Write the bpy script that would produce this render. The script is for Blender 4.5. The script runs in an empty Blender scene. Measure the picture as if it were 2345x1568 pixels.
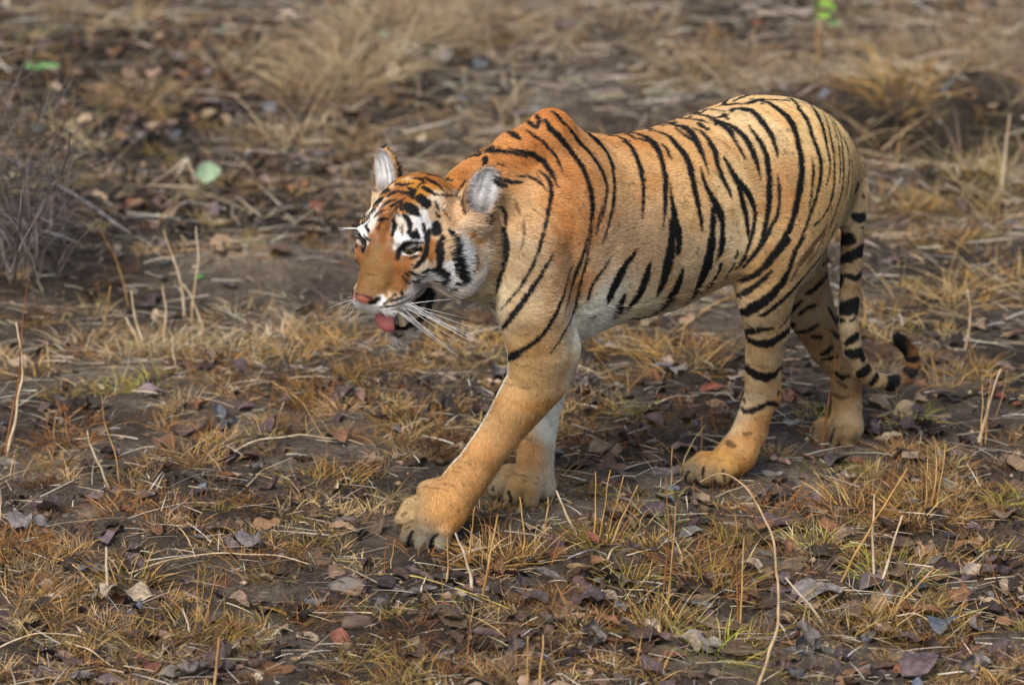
import bpy, math, random
import numpy as np
from mathutils import Vector, Matrix
from mathutils.bvhtree import BVHTree
from mathutils.kdtree import KDTree
rng = np.random.default_rng(7)
SC = bpy.context.scene
COL = SC.collection
# ------------------------------------------------------------------ camera
PITCH=np.radians(17.6); H=3.2; F=9500.0; CX,CY=1172.5,784.0      # F in pixels of a 2345 px wide frame
C=np.array([0,-9.1,H])
VD=np.array([0,np.cos(PITCH),-np.sin(PITCH)]); UP=np.array([0,np.sin(PITCH),np.cos(PITCH)]); RT=np.array([1.,0,0])
cd=bpy.data.cameras.new('camera'); cam=bpy.data.objects.new('camera',cd); COL.objects.link(cam)
cam.location=C.tolist(); cam.rotation_euler=(math.radians(90-17.6),0,0)
cd.sensor_width=36; cd.lens=36*F/2345; cd.clip_start=.1; cd.clip_end=2000
cd.dof.use_dof=True; cd.dof.focus_distance=9.02; cd.dof.aperture_fstop=3.0
SC.camera=cam
# ------------------------------------------------------------------ overcast light
SUN_EL,SUN_AZ=math.radians(52),math.radians(205)      # azimuth clockwise from +y
w=bpy.data.worlds.new('World'); SC.world=w; w.use_nodes=True
nt=w.node_tree; nt.nodes.clear()
sk=nt.nodes.new('ShaderNodeTexSky'); sk.sky_type='NISHITA'; sk.sun_disc=False
sk.sun_elevation=SUN_EL; sk.sun_rotation=SUN_AZ; sk.air_density=1.0; sk.dust_density=4.0; sk.ozone_density=.5
bg=nt.nodes.new('ShaderNodeBackground'); bg.inputs['Strength'].default_value=.118
ow=nt.nodes.new('ShaderNodeOutputWorld'); nt.links.new(sk.outputs[0],bg.inputs[0]); nt.links.new(bg.outputs[0],ow.inputs[0])
sd=bpy.data.lights.new('sun','SUN'); sd.energy=1.3; sd.angle=math.radians(24); sd.color=(1,.975,.925)
sun=bpy.data.objects.new('sun',sd); COL.objects.link(sun)
sv=Vector((math.sin(SUN_AZ)*math.cos(SUN_EL),math.cos(SUN_AZ)*math.cos(SUN_EL),math.sin(SUN_EL)))
sun.rotation_euler=sv.to_track_quat('Z','Y').to_euler(); sun.location=(sv*20)
SC.view_settings.view_transform='Standard'; SC.view_settings.look='None'; SC.view_settings.gamma=1
SC.view_settings.exposure=0.74; SC.view_settings.use_curve_mapping=False
SC.render.engine='CYCLES'; SC.cycles.use_denoising=True; SC.cycles.use_adaptive_sampling=False; SC.cycles.max_bounces=5; SC.cycles.diffuse_bounces=3; SC.cycles.transparent_max_bounces=8
try: SC.cycles_curves.shape='RIBBONS'
except Exception: pass
# ------------------------------------------------------------------ helpers
def proj(p):
    d=np.asarray(p,float)-C
    z=d@VD
    return np.stack([CX+F*(d@RT)/z, CY-F*(d@UP)/z],-1)
def ray(px,py):
    v=VD+RT*(px-CX)/F-UP*(py-CY)/F
    return v/np.linalg.norm(v)
A=np.radians(33); O=np.array([.27,-.17,0]); f=np.array([-np.cos(A),-np.sin(A),0]); l=np.array([np.sin(A),-np.cos(A),0]); u=np.array([0,0,1.])
def M(px,py,lat=0):      # point of the tiger's plane at lateral offset lat seen along a line of sight
    r=ray(px,py); t=((O+lat*l-C)@l)/(r@l); return C+t*r
def body(p):
    d=np.asarray(p)-O; return np.array([d@f,d@l,d@u])
def to_world(Q): return O+Q[:,:1]*f+Q[:,1:2]*l+Q[:,2:]*u
def lin(c):
    c=np.asarray(c,float)/255; return np.where(c<=.04045,c/12.92,((c+.055)/1.055)**2.4)
def tag(o,label,cat,group=None):
    o['label']=label; o['category']=cat
    if group: o['group']=group
    return o
def mesh_obj(name,V,Fc,mat=None,parent=None,smooth=True,col=None,colname='Col'):
    V=np.ascontiguousarray(V,np.float32)
    me=bpy.data.meshes.new(name)
    if isinstance(Fc,np.ndarray):
        n,k=Fc.shape
        me.vertices.add(len(V)); me.vertices.foreach_set('co',V.ravel())
        me.loops.add(n*k); me.loops.foreach_set('vertex_index',np.ascontiguousarray(Fc,np.int32).ravel())
        me.polygons.add(n); me.polygons.foreach_set('loop_start',np.arange(0,n*k,k,dtype=np.int32))
        me.update(calc_edges=True)
    else:
        me.from_pydata(V.tolist(),[],Fc)
    if smooth: me.polygons.foreach_set('use_smooth',np.ones(len(me.polygons),bool))
    if col is not None:
        a=me.attributes.new(colname,'FLOAT_COLOR','POINT')
        c=np.ones((len(V),4),np.float32); c[:,:3]=col; a.data.foreach_set('color',c.ravel())
    me.update()
    if mat: me.materials.append(mat)
    o=bpy.data.objects.new(name,me); COL.objects.link(o)
    if parent is not None: o.parent=parent
    return o
def mat_new(name):
    m=bpy.data.materials.new(name); m.use_nodes=True
    nt=m.node_tree; b=nt.nodes['Principled BSDF']; return m,nt,b
def nd(nt,t,**kw):
    n=nt.nodes.new(t)
    for k,v in kw.items():
        if k in n.inputs: n.inputs[k].default_value=v
        else: setattr(n,k,v)
    return n
def attr_mat(name,rough=.8,trans=0.0,spec=.2,noise=0.0,nscale=60,bump=0.0,bscale=300,attr='Col'):
    m,nt,b=mat_new(name); L=nt.links
    a=nd(nt,'ShaderNodeAttribute',attribute_name=attr)
    out=a.outputs['Color']
    if noise>0:
        tc=nd(nt,'ShaderNodeTexCoord'); nz=nd(nt,'ShaderNodeTexNoise',Scale=nscale,Detail=4.0,Roughness=.65)
        L.new(tc.outputs['Object'],nz.inputs['Vector'])
        mr=nd(nt,'ShaderNodeMapRange'); mr.inputs[1].default_value=.3; mr.inputs[2].default_value=.7; mr.inputs[3].default_value=1-noise; mr.inputs[4].default_value=1+noise
        L.new(nz.outputs['Fac'],mr.inputs[0])
        mx=nd(nt,'ShaderNodeVectorMath',operation='MULTIPLY'); L.new(out,mx.inputs[0]); L.new(mr.outputs[0],mx.inputs[1]); out=mx.outputs[0]
    L.new(out,b.inputs['Base Color']); b.inputs['Roughness'].default_value=rough; b.inputs['Specular IOR Level'].default_value=spec
    if bump>0:
        tc=nd(nt,'ShaderNodeTexCoord'); nb=nd(nt,'ShaderNodeTexNoise',Scale=bscale,Detail=3.0)
        L.new(tc.outputs['Object'],nb.inputs['Vector']); bp=nd(nt,'ShaderNodeBump',Strength=bump,Distance=.004)
        L.new(nb.outputs['Fac'],bp.inputs['Height']); L.new(bp.outputs[0],b.inputs['Normal'])
    if trans>0:
        t=nd(nt,'ShaderNodeBsdfTranslucent'); L.new(out,t.inputs['Color']); mx=nd(nt,'ShaderNodeMixShader'); mx.inputs[0].default_value=trans
        L.new(b.outputs[0],mx.inputs[1]); L.new(t.outputs[0],mx.inputs[2])
        L.new(mx.outputs[0],nt.nodes['Material Output'].inputs[0])
    return m
def vnoise(x,y,seed=0):
    """smooth value noise, 0..1"""
    r=np.random.default_rng(seed).random((256,256))
    xi=np.floor(x).astype(int); yi=np.floor(y).astype(int); fx=x-xi; fy=y-yi
    fx=fx*fx*(3-2*fx); fy=fy*fy*(3-2*fy)
    g=lambda a,b: r[a%256,b%256]
    return (g(xi,yi)*(1-fx)+g(xi+1,yi)*fx)*(1-fy)+(g(xi,yi+1)*(1-fx)+g(xi+1,yi+1)*fx)*fy
def fbm(x,y,seed=0,oct=4,gain=.5):
    s=0;a=1;t=0
    for i in range(oct):
        s=s+a*vnoise(x*2**i,y*2**i,seed+i); t+=a; a*=gain
    return s/t
# ------------------------------------------------------------------ ground
def gflat(px,py):
    r=ray(px,py); p=C+r*(-H/r[2]); return p[0],p[1]
GB=[ (gflat(655,625),.075,.24,.13), (gflat(560,600),.035,.16,.12), (gflat(2150,350),-.17,.60,.20), (gflat(2180,262),.13,.7,.26), (gflat(2150,440),.05,.5,.20),
     (gflat(100,480),.06,.45,.5), (gflat(850,120),.05,.6,.5), (gflat(1400,1500),.015,.3,.2), (gflat(300,1180),.012,.3,.2)]
FEET=[(-.19,-.50),(.47,-.08),(.76,.20),(.02,-.215)]
def terrain(x,y,fine=True):
    x=np.asarray(x,float); y=np.asarray(y,float)
    z=.055*(fbm(x*.9+31,y*.9+7,3,3)-.5)+.030*(fbm(x*4+3,y*4+11,9,3)-.5)
    if fine:
        z=z+.017*(fbm(x*17,y*17,21,4,.6)-.5)+.010*(fbm(x*42,y*42,29,2,.6)-.5)
    for (c,h,rx,ry) in GB: z=z+h*np.exp(-((x-c[0])/rx)**2-((y-c[1])/ry)**2)
    k=np.zeros_like(z)
    for fx,fy in FEET: k=np.maximum(k,np.exp(-((x-fx)**2+(y-fy)**2)/.12**2))
    return z*(1-.9*k)
def gpt(px,py):      # point of the ground seen along a line of sight
    r=ray(px,py); t=-H/r[2]
    for _ in range(6):
        p=C+r*t; t=t+(terrain(p[0],p[1])-p[2])/r[2]
    return C+r*t
def axis(lo,hi,st,far,g=1.18):
    a=list(np.arange(lo,hi+st,st)); s=st; p=a[-1]; q=a[0]; R=[];Lf=[]
    while p<far: s*=g; p+=s; R.append(p)
    s=st
    while q>-far: s*=g; q-=s; Lf.append(q)
    return np.array(Lf[::-1]+a+R)
gx=axis(-2.5,2.5,.0145,600); gy=axis(-1.9,6.4,.021,600)
GX,GY=np.meshgrid(gx,gy,indexing='ij'); GZ=terrain(GX,GY)
nx,ny=len(gx),len(gy); ii=np.arange(nx*ny).reshape(nx,ny)
gq=np.stack([ii[:-1,:-1],ii[1:,:-1],ii[1:,1:],ii[:-1,1:]],-1).reshape(-1,4)
def ground_mat():
    m,nt,b=mat_new('dry_soil'); L=nt.links
    tc=nd(nt,'ShaderNodeTexCoord')
    n1=nd(nt,'ShaderNodeTexNoise',Scale=2.2,Detail=6.0,Roughness=.62); n2=nd(nt,'ShaderNodeTexNoise',Scale=46.0,Detail=6.0,Roughness=.75); n3=nd(nt,'ShaderNodeTexNoise',Scale=160.0,Detail=4.0,Roughness=.8)
    for n in (n1,n2,n3): L.new(tc.outputs['Object'],n.inputs['Vector'])
    r1=nd(nt,'ShaderNodeValToRGB'); e=r1.color_ramp.elements
    e[0].position=.36; e[0].color=(*lin((68,60,53)),1); e[1].position=.66; e[1].color=(*lin((146,132,114)),1)
    x=e.new(.50); x.color=(*lin((101,89,78)),1)
    L.new(n1.outputs['Fac'],r1.inputs[0])
    r2=nd(nt,'ShaderNodeMapRange'); r2.inputs[1].default_value=.28; r2.inputs[2].default_value=.72; r2.inputs[3].default_value=.40; r2.inputs[4].default_value=1.6
    L.new(n2.outputs['Fac'],r2.inputs[0])
    mx=nd(nt,'ShaderNodeVectorMath',operation='MULTIPLY'); L.new(r1.outputs[0],mx.inputs[0]); L.new(r2.outputs[0],mx.inputs[1])
    r3=nd(nt,'ShaderNodeMapRange'); r3.inputs[1].default_value=.3; r3.inputs[2].default_value=.7; r3.inputs[3].default_value=.5; r3.inputs[4].default_value=1.55
    L.new(n3.outputs['Fac'],r3.inputs[0])
    mx2=nd(nt,'ShaderNodeVectorMath',operation='MULTIPLY'); L.new(mx.outputs[0],mx2.inputs[0]); L.new(r3.outputs[0],mx2.inputs[1])
    at=nd(nt,'ShaderNodeAttribute',attribute_name='Col'); mx3=nd(nt,'ShaderNodeVectorMath',operation='MULTIPLY'); L.new(mx2.outputs[0],mx3.inputs[0]); L.new(at.outputs['Color'],mx3.inputs[1])
    L.new(mx3.outputs[0],b.inputs['Base Color']); b.inputs['Roughness'].default_value=.95; b.inputs['Specular IOR Level'].default_value=.1
    ad=nd(nt,'ShaderNodeMath',operation='ADD'); L.new(n2.outputs['Fac'],ad.inputs[0]); L.new(n3.outputs['Fac'],ad.inputs[1])
    bp=nd(nt,'ShaderNodeBump',Strength=1.0,Distance=.022); L.new(ad.outputs[0],bp.inputs['Height']); L.new(bp.outputs[0],b.inputs['Normal'])
    return m
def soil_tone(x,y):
    # dark earth with the hollow's shade painted in, darker ground by the brush, bare pale sand on the mounds
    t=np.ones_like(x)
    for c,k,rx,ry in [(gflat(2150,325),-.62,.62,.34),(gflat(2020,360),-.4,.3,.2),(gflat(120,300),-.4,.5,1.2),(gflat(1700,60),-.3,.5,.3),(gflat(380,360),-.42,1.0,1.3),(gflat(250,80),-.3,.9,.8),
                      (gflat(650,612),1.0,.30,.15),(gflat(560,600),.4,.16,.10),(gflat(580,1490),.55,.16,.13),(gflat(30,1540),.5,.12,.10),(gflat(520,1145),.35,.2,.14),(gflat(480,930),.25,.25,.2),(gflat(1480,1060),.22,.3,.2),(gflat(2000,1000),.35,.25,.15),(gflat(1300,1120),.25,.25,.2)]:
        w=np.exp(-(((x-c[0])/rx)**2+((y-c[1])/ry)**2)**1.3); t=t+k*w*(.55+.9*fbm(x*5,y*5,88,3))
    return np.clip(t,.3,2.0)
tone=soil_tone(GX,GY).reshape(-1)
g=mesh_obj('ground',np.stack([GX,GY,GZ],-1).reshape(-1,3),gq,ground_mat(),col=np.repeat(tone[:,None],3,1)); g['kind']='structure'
# ---- tiger shape: implicit surface in the body frame (s forward, l left, h up) ----
HEAD_POS = np.array([-.234,-.553,.716]); HEAD_YAW=236.0; HEAD_PIT=17.0; HEAD_ROLL=-1.0; HEAD_SC=1.02
PR=[]   # (func, lo, hi, k, op)
def _bb(pts, r):
    pts=np.array(pts,float); return pts.min(0)-r, pts.max(0)+r
def cone(a,b,ra,rb,k=.02,op='u',n=None,q=1.0):
    a=np.array(a,float); b=np.array(b,float); ba=b-a; L2=float(ba@ba)
    if n is not None:
        n=np.array(n,float); n=n-ba*(n@ba)/L2; n/=np.linalg.norm(n)
    def fn(X,Y,Z):
        px,py,pz=X-a[0],Y-a[1],Z-a[2]
        t=np.clip((px*ba[0]+py*ba[1]+pz*ba[2])/L2,0,1)
        rx,ry,rz=px-t*ba[0],py-t*ba[1],pz-t*ba[2]
        d2=rx*rx+ry*ry+rz*rz
        if n is not None:
            c=rx*n[0]+ry*n[1]+rz*n[2]
            d2=np.maximum(d2-c*c+(c/q)**2,0)
        return (np.sqrt(d2)-(ra+(rb-ra)*t))*(min(1,q) if n is not None else 1)
    R=max(ra,rb)*max(1,q)+k+.02
    PR.append((fn,*_bb([a,b],R),k,op))
def ell(c,r,k=.02,op='u',R=None):
    c=np.array(c,float); r=np.array(r,float); Rm=np.eye(3) if R is None else np.array(R,float)
    def fn(X,Y,Z):
        x,y,z=X-c[0],Y-c[1],Z-c[2]
        if R is not None:
            x,y,z=(Rm[0,0]*x+Rm[1,0]*y+Rm[2,0]*z, Rm[0,1]*x+Rm[1,1]*y+Rm[2,1]*z, Rm[0,2]*x+Rm[1,2]*y+Rm[2,2]*z)
        x,y,z=x/r[0],y/r[1],z/r[2]
        k0=np.sqrt(x*x+y*y+z*z); k1=np.sqrt((x/r[0])**2+(y/r[1])**2+(z/r[2])**2)
        return k0*(k0-1)/np.maximum(k1,1e-6)
    PR.append((fn,*_bb([c],r.max()+k+.02),k,op))
def chain(pts,k=.02,n=None,q=1.0):
    i0=len(PR)
    for (a,ra),(b,rb) in zip(pts[:-1],pts[1:]): cone(a,b,ra,rb,k,n=n,q=q)
    segs=PR[i0:]; del PR[i0:]
    def fn(X,Y,Z):
        d=segs[0][0](X,Y,Z)
        for g in segs[1:]: d=apply(d,g[0](X,Y,Z),.004,'u')
        return d
    PR.append((fn,np.min([g[1] for g in segs],0),np.max([g[2] for g in segs],0),k,'u'))
def P(px,py,lat): return body(M(px,py,lat))
# torso loft
ST=np.array([ # s, top, bottom, half width
 (-.650,.675,.645,.006),(-.635,.715,.60,.025),(-.595,.780,.565,.058),(-.54,.828,.545,.098),(-.45,.876,.52,.136),(-.334,.899,.492,.150),(-.2,.872,.470,.160),
 (-.064,.852,.436,.170),(.06,.853,.430,.172),(.127,.868,.428,.166),(.234,.885,.45,.155),(.33,.884,.500,.138),(.40,.866,.57,.112),(.47,.83,.64,.07),(.51,.75,.70,.02)])
def torso(X,Y,Z):
    s=X
    top=np.interp(s,ST[:,0],ST[:,1]); bot=np.interp(s,ST[:,0],ST[:,2]); w=np.interp(s,ST[:,0],ST[:,3])
    c=(top+bot)/2; hh=(top-bot)/2
    u=np.abs(Z-c)/hh; 
    v=np.abs(Y)/(w*(1+.06*np.clip(-(Z-c)/hh,-1,1)))
    q=(u**2.25+v**2.25)**(1/2.25)
    d=(q-1)*np.minimum(hh,w)
    return np.maximum(d, np.maximum(s-.51,-.65-s))
def smooth_st():
    global ST
    xs=np.linspace(ST[0,0],ST[-1,0],120)
    cols=[xs]
    for i in (1,2,3):
        y=np.interp(xs,ST[:,0],ST[:,i])
        for _ in range(6):
            yy=y.copy(); yy[1:-1]=(y[:-2]+2*y[1:-1]+y[2:])/4; y=yy
        cols.append(y)
    ST=np.stack(cols,1)
smooth_st()
PR.append((torso,np.array([-.70,-.24,.36]),np.array([.55,.24,.97]),.03,'u'))
# withers: both shoulder blades
for sd in (1,-1):
    a=P(1262,262,.045) if sd>0 else P(1268,285,-.05)
    b=P(1180,318,.05) if sd>0 else P(1195,330,-.06)
    c3=P(1338,312,.045) if sd>0 else P(1345,322,-.05)
    cone(a+np.array([-.005,0,-.040]),c3+np.array([0,0,-.033]),.030,.032,.05)
    cone(a+np.array([.005,0,-.034]), b+np.array([0,0,-.026]), .026,.046,.05)
    cone(a+np.array([0,0,-.040]), a+np.array([.03,.055*sd,-.24]), .028,.07,.06,n=(0,1,0),q=.8)
    ell((.215,.105*sd,.68),(.12,.06,.17),.05)
# neck
cone((.26,0,.69),(.47,.02,.69),.150,.115,.06,n=(0,1,0),q=.86)
cone((.34,0,.60),(.46,.02,.67),.085,.09,.06)
# chest between the forelegs
ell((.22,0,.50),(.13,.10,.10),.05)
# near foreleg
FLA=P(1215,610,.14); 
chain([(P(1225,560,.125),.082),(P(1222,700,.125),.088),(P(1240,800,.115),.080),(P(1232,868,.10),.073),(P(1147,990,.07),.0515),(P(1066,1100,.045),.047)],.016,n=(0,1,0),q=.85)
ell(P(1285,800,.11),(.04,.045,.07),.03)
def toe(x0,y0,x1,y1,la,r0,r1):
    a,b=P(x0,y0,la),P(x1,y1,la); m=(a+b)/2+np.array([0,0,.010])
    chain([(a,r0*.80),(m,r0*.86),(b,r1)],.006)
# near fore paw (lowered to the ground, toes spread)
cone(P(1066,1100,.045),P(1005,1180,.035),.047,.056,.02)
cone(P(1010,1170,.035),P(988,1198,.030),.055,.044,.02)
for (x0,y0,x1,y1,la,r0,r1) in [(968,1150,920,1190,-.020,.029,.020),(968,1180,933,1230,.008,.030,.021),(988,1195,967,1245,.042,.030,.021),(1020,1200,1012,1243,.072,.029,.020)]:
    toe(x0,y0,x1,y1,la,r0,r1)
ell(P(985,1118,.0),(.03,.028,.022),.025)
# far foreleg
chain([(P(1215,560,-.12),.08),(P(1250,760,-.12),.08),(P(1250,860,-.115),.062),(P(1235,960,-.105),.048),(P(1226,1050,-.10),.047),(P(1222,1085,-.10),.046)],.03,n=(0,1,0),q=.85)
cone(P(1224,1085,-.10),P(1214,1100,-.10),.044,.040,.016)
for (x0,y0,x1,y1,la,r0,r1) in [(1184,1080,1145,1106,-.138,.028,.021),(1182,1092,1136,1122,-.112,.030,.022),(1200,1104,1170,1142,-.082,.031,.022),(1228,1106,1216,1144,-.054,.030,.021)]:
    toe(x0,y0,x1,y1,la,r0,r1)
ell(P(1245,1115,-.09),(.03,.035,.03),.02)
# near hind leg
cone(P(1820,400,.07),P(1775,560,.115),.125,.105,.05,n=(0,1,0),q=.72)
cone(P(1845,420,.07),P(1820,590,.09),.092,.056,.05,n=(0,1,0),q=.72)
cone(P(1775,560,.115),P(1752,670,.115),.100,.066,.024,n=(0,1,0),q=.72)
chain([(P(1752,660,.115),.068),(P(1757,760,.095),.056),(P(1746,850,.07),.044),(P(1742,905,.058),.042),(P(1718,985,.045),.046),(P(1688,1040,.04),.046)],.025,n=(0,1,0),q=.85)
cone(P(1772,860,.065),P(1768,915,.055),.018,.022,.02)
cone(P(1688,1040,.04),P(1655,1066,.035),.045,.042,.02)
for (x0,y0,x1,y1,la,r0,r1) in [(1640,1050,1577,1072,.0,.026,.019),(1640,1060,1582,1087,.025,.028,.021),(1655,1068,1615,1093,.055,.029,.022),(1675,1072,1655,1093,.080,.027,.021)]:
    toe(x0,y0,x1,y1,la,r0,r1)
# far hind leg
cone(P(1830,420,-.07),P(1815,600,-.09),.115,.075,.05,n=(0,1,0),q=.75)
chain([(P(1822,600,-.09),.075),(P(1850,700,-.09),.066),(P(1895,790,-.07),.050),(P(1938,850,-.055),.042),(P(1940,930,-.05),.040),(P(1935,980,-.045),.044)],.03,n=(0,1,0),q=.85)
cone(P(1937,978,-.045),P(1930,988,-.04),.043,.039,.016)
for (x0,y0,x1,y1,la,r0,r1) in [(1903,974,1868,990,-.086,.026,.019),(1902,980,1873,1005,-.060,.028,.020),(1918,988,1903,1013,-.030,.029,.020),(1943,990,1940,1010,-.004,.027,.019)]:
    toe(x0,y0,x1,y1,la,r0,r1)
# tail
TAILPX=[(1945,385,.0,.040),(1957,440,.02,.033),(1953,520,.05,.028),(1950,600,.06,.0265),(1946,680,.065,.0255),(1944,750,.07,.024),(1953,805,.07,.023),(1972,845,.07,.0215),(2003,870,.065,.020),(2040,879,.06,.019),(2076,864,.05,.018),(2092,835,.045,.0175),(2086,808,.04,.0175),(2066,785,.035,.0165),(2058,775,.035,.013)]
TAIL=[(P(x,y,la),r+.0015) for x,y,la,r in TAILPX]
chain(TAIL,.012)
# ---- head, in its own frame (origin between the eyes, x to the nose, y left, z up) ----
def RH(yaw,pit,rol):
    h=np.array([np.cos(yaw)*np.cos(pit),np.sin(yaw)*np.cos(pit),-np.sin(pit)])
    l_=np.array([-np.sin(yaw),np.cos(yaw),0]); u_=np.cross(h,l_)
    l2=l_*np.cos(rol)+u_*np.sin(rol); return np.stack([h,l2,np.cross(h,l2)],1)
_RHW=RH(*np.radians([HEAD_YAW,HEAD_PIT,HEAD_ROLL]))
_B=np.stack([f,l,u],0)
RHB=_B@_RHW; HPB=body(HEAD_POS)
def Hd(x,y,z): return HPB+HEAD_SC*(RHB@np.array([x,y,z],float))
def hell(c,r,k=.015,op='u',R=None):
    ell(Hd(*c),np.array(r)*HEAD_SC,k,op,RHB if R is None else RHB@R)
def hcone(a,b,ra,rb,k=.015,op='u',n=None,q=1.):
    cone(Hd(*a),Hd(*b),ra*HEAD_SC,rb*HEAD_SC,k,op,None if n is None else RHB@np.array(n,float),q)
def rot(ax,deg):
    a=np.radians(deg); c,s_=np.cos(a),np.sin(a)
    return np.array({'x':[[1,0,0],[0,c,-s_],[0,s_,c]],'y':[[c,0,s_],[0,1,0],[-s_,0,c]],'z':[[c,-s_,0],[s_,c,0],[0,0,1]]}[ax])
hell((-.055,0,.030),(.110,.084,.085),.02)
hell((.005,0,.048),(.060,.062,.052),.02)
hcone((.035,0,.030),(.142,0,-.053),.037,.022,.014,n=(0,1,0),q=1.45)
hell((.115,0,-.062),(.042,.048,.026),.015)
for sd in (1,-1):
    hell((.044,.042*sd,.045),(.026,.031,.017),.010)
    hell((.114,.032*sd,-.069),(.038,.028,.024),.008)
    hell((.02,.061*sd,-.012),(.060,.034,.045),.025)
    hell((.050,.040*sd,-.056),(.065,.027,.042),.018)
    hell((-.045,.080*sd,-.040),(.070,.050,.080),.03)
    hell((-.050,.090*sd,-.090),(.045,.042,.045),.03)
    hcone((-.05,.050*sd,-.125),(.060,.017*sd,-.178),.030,.021,.015)
hell((.153,0,-.046),(.015,.024,.015),.007)
hell((-.07,0,-.09),(.085,.075,.06),.03)
hell((.062,0,-.186),(.032,.032,.026),.012)
# open mouth
hell((.082,0,-.126),(.080,.038,.014),.004,'s',rot('y',14))
# eye sockets
EYES=[(.046,.054*sd,.022) for sd in (1,-1)]
for sd in (1,-1): hell((.058,.060*sd,.021),(.014,.019,.0074),.003,'s',rot('z',35*sd))
# ears
for sd,c,yaw,rol in ((1,(-.145,.120,.062),36,-30),(-1,(-.116,-.103,.080),-10,16)):
    R=rot('z',yaw)@rot('x',rol)@rot('y',-14)
    c=np.array(c)
    hell(c,(.020,.040,.062),.012,'u',R)
    hell(c-R@np.array([-.01,0,.052]),(.032,.036,.032),.03,'u',R)
    hell(c+R@np.array([.020,0,.004]),(.024,.036,.056),.004,'s',R)
def apply(d,p,k,op):
    if op=='u':
        h=np.maximum(k-np.abs(d-p),0)/k
        return np.minimum(d,p)-h*h*k*.25
    h=np.maximum(k-np.abs(d+p),0)/k
    return np.maximum(d,-p)+h*h*k*.25
def furoff(X,Y,Z):
    d=np.sqrt((X-HPB[0])**2+(Y-HPB[1])**2+(Z-HPB[2])**2)
    return .0035*np.clip((d-.14)/.08,0,1)
def sdf_pts(Q):
    D=np.full(len(Q),.05,np.float64)
    for fn,lo,hi,k,op in PR:
        m=np.nonzero(((Q>lo)&(Q<hi)).all(1))[0]
        if len(m)==0: continue
        q=Q[m]; D[m]=apply(D[m],fn(q[:,0],q[:,1],q[:,2]),k,op)
    return D+furoff(Q[:,0],Q[:,1],Q[:,2])
def build_surface(vox=.006):
    lo=np.array([-.98,-.32,-.06]); hi=np.array([.95,.42,1.03])
    n=np.ceil((hi-lo)/vox).astype(int)+1
    ax=[lo[i]+vox*np.arange(n[i]) for i in range(3)]
    D=np.full(n,.05,np.float32)
    for fn,a,b,k,op in PR:
        i0=np.clip(((a-lo)/vox).astype(int),0,n); i1=np.clip(((b-lo)/vox).astype(int)+1,0,n)
        if (i1<=i0).any(): continue
        sl=tuple(slice(i0[j],i1[j]) for j in range(3))
        X=ax[0][sl[0]][:,None,None]; Y=ax[1][sl[1]][None,:,None]; Z=ax[2][sl[2]][None,None,:]
        p=np.broadcast_to(fn(X,Y,Z),[i1[j]-i0[j] for j in range(3)])
        D[sl]=apply(D[sl],p.astype(np.float32),k,op)
    D+=furoff(ax[0][:,None,None],ax[1][None,:,None],ax[2][None,None,:]).astype(np.float32)
    # surface nets
    ins=D<0
    s8=[ins[i:n[0]-1+i,j:n[1]-1+j,k:n[2]-1+k] for i in (0,1) for j in (0,1) for k in (0,1)]
    cnt=sum(x.astype(np.int8) for x in s8); cell=(cnt>0)&(cnt<8)
    ci=np.argwhere(cell); idx=np.full(cell.shape,-1,np.int32); idx[cell]=np.arange(len(ci))
    acc=np.zeros((len(ci),3)); num=np.zeros(len(ci))
    cor=[(i,j,k) for i in (0,1) for j in (0,1) for k in (0,1)]
    val={c:D[ci[:,0]+c[0],ci[:,1]+c[1],ci[:,2]+c[2]].astype(float) for c in cor}
    for c in cor:
        for a_ in range(3):
            if c[a_]==0:
                e=list(c); e[a_]=1; e=tuple(e)
                va,vb=val[c],val[e]; m=(va<0)!=(vb<0)
                t=np.where(m,va/np.where(m,va-vb,1),0)
                pt=np.tile(np.array(c,float),(len(ci),1)); pt[:,a_]=t
                acc+=pt*m[:,None]; num+=m
    V=lo+vox*(ci+acc/num[:,None])
    faces=[]
    for a_ in range(3):
        b_,c_=(a_+1)%3,(a_+2)%3
        A0=[slice(0,-1) if i==a_ else slice(1,-1) for i in range(3)]
        A1=[slice(1,None) if i==a_ else slice(1,-1) for i in range(3)]
        s0=ins[tuple(A0)]; s1=ins[tuple(A1)]
        e=np.argwhere(s0!=s1)
        if len(e)==0: continue
        fl=s0[tuple(e.T)]
        off=np.array([0 if i==a_ else 1 for i in range(3)])
        e=e+off
        def g(db,dc):
            q=e.copy(); q[:,b_]-=db; q[:,c_]-=dc; return idx[q[:,0],q[:,1],q[:,2]]
        qd=np.stack([g(1,1),g(0,1),g(0,0),g(1,0)],1)
        qd=np.where(fl[:,None],qd,qd[:,::-1]); faces.append(qd)
    Fq=np.concatenate(faces)
    return V,Fq
def subdivide(V,Fq):
    n=len(V)
    E=np.stack([Fq,np.roll(Fq,-1,1)],2).reshape(-1,2); E=np.sort(E,1)
    key=E[:,0].astype(np.int64)*n+E[:,1]
    uq,inv=np.unique(key,return_inverse=True)
    em=(V[uq//n]+V[uq%n])/2; fm=V[Fq].mean(1)
    ei=inv.reshape(-1,4)+n; fi=np.arange(len(Fq))+n+len(uq)
    V2=np.concatenate([V,em,fm])
    Q=[]
    for i in range(4): Q.append(np.stack([Fq[:,i],ei[:,i],fi,ei[:,i-1]],1))
    return V2,np.concatenate(Q)
def grad(Q,e=.0015):
    G=np.zeros_like(Q)
    for i in range(3):
        d=np.zeros(3); d[i]=e
        G[:,i]=sdf_pts(Q+d)-sdf_pts(Q-d)
    return G/(2*e)
def project(V,it=2):
    for _ in range(it):
        d=sdf_pts(V); g=grad(V); g2=(g*g).sum(1)
        V=V-np.clip(d/np.maximum(g2,.2),-.004,.004)[:,None]*g
    return V
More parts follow.
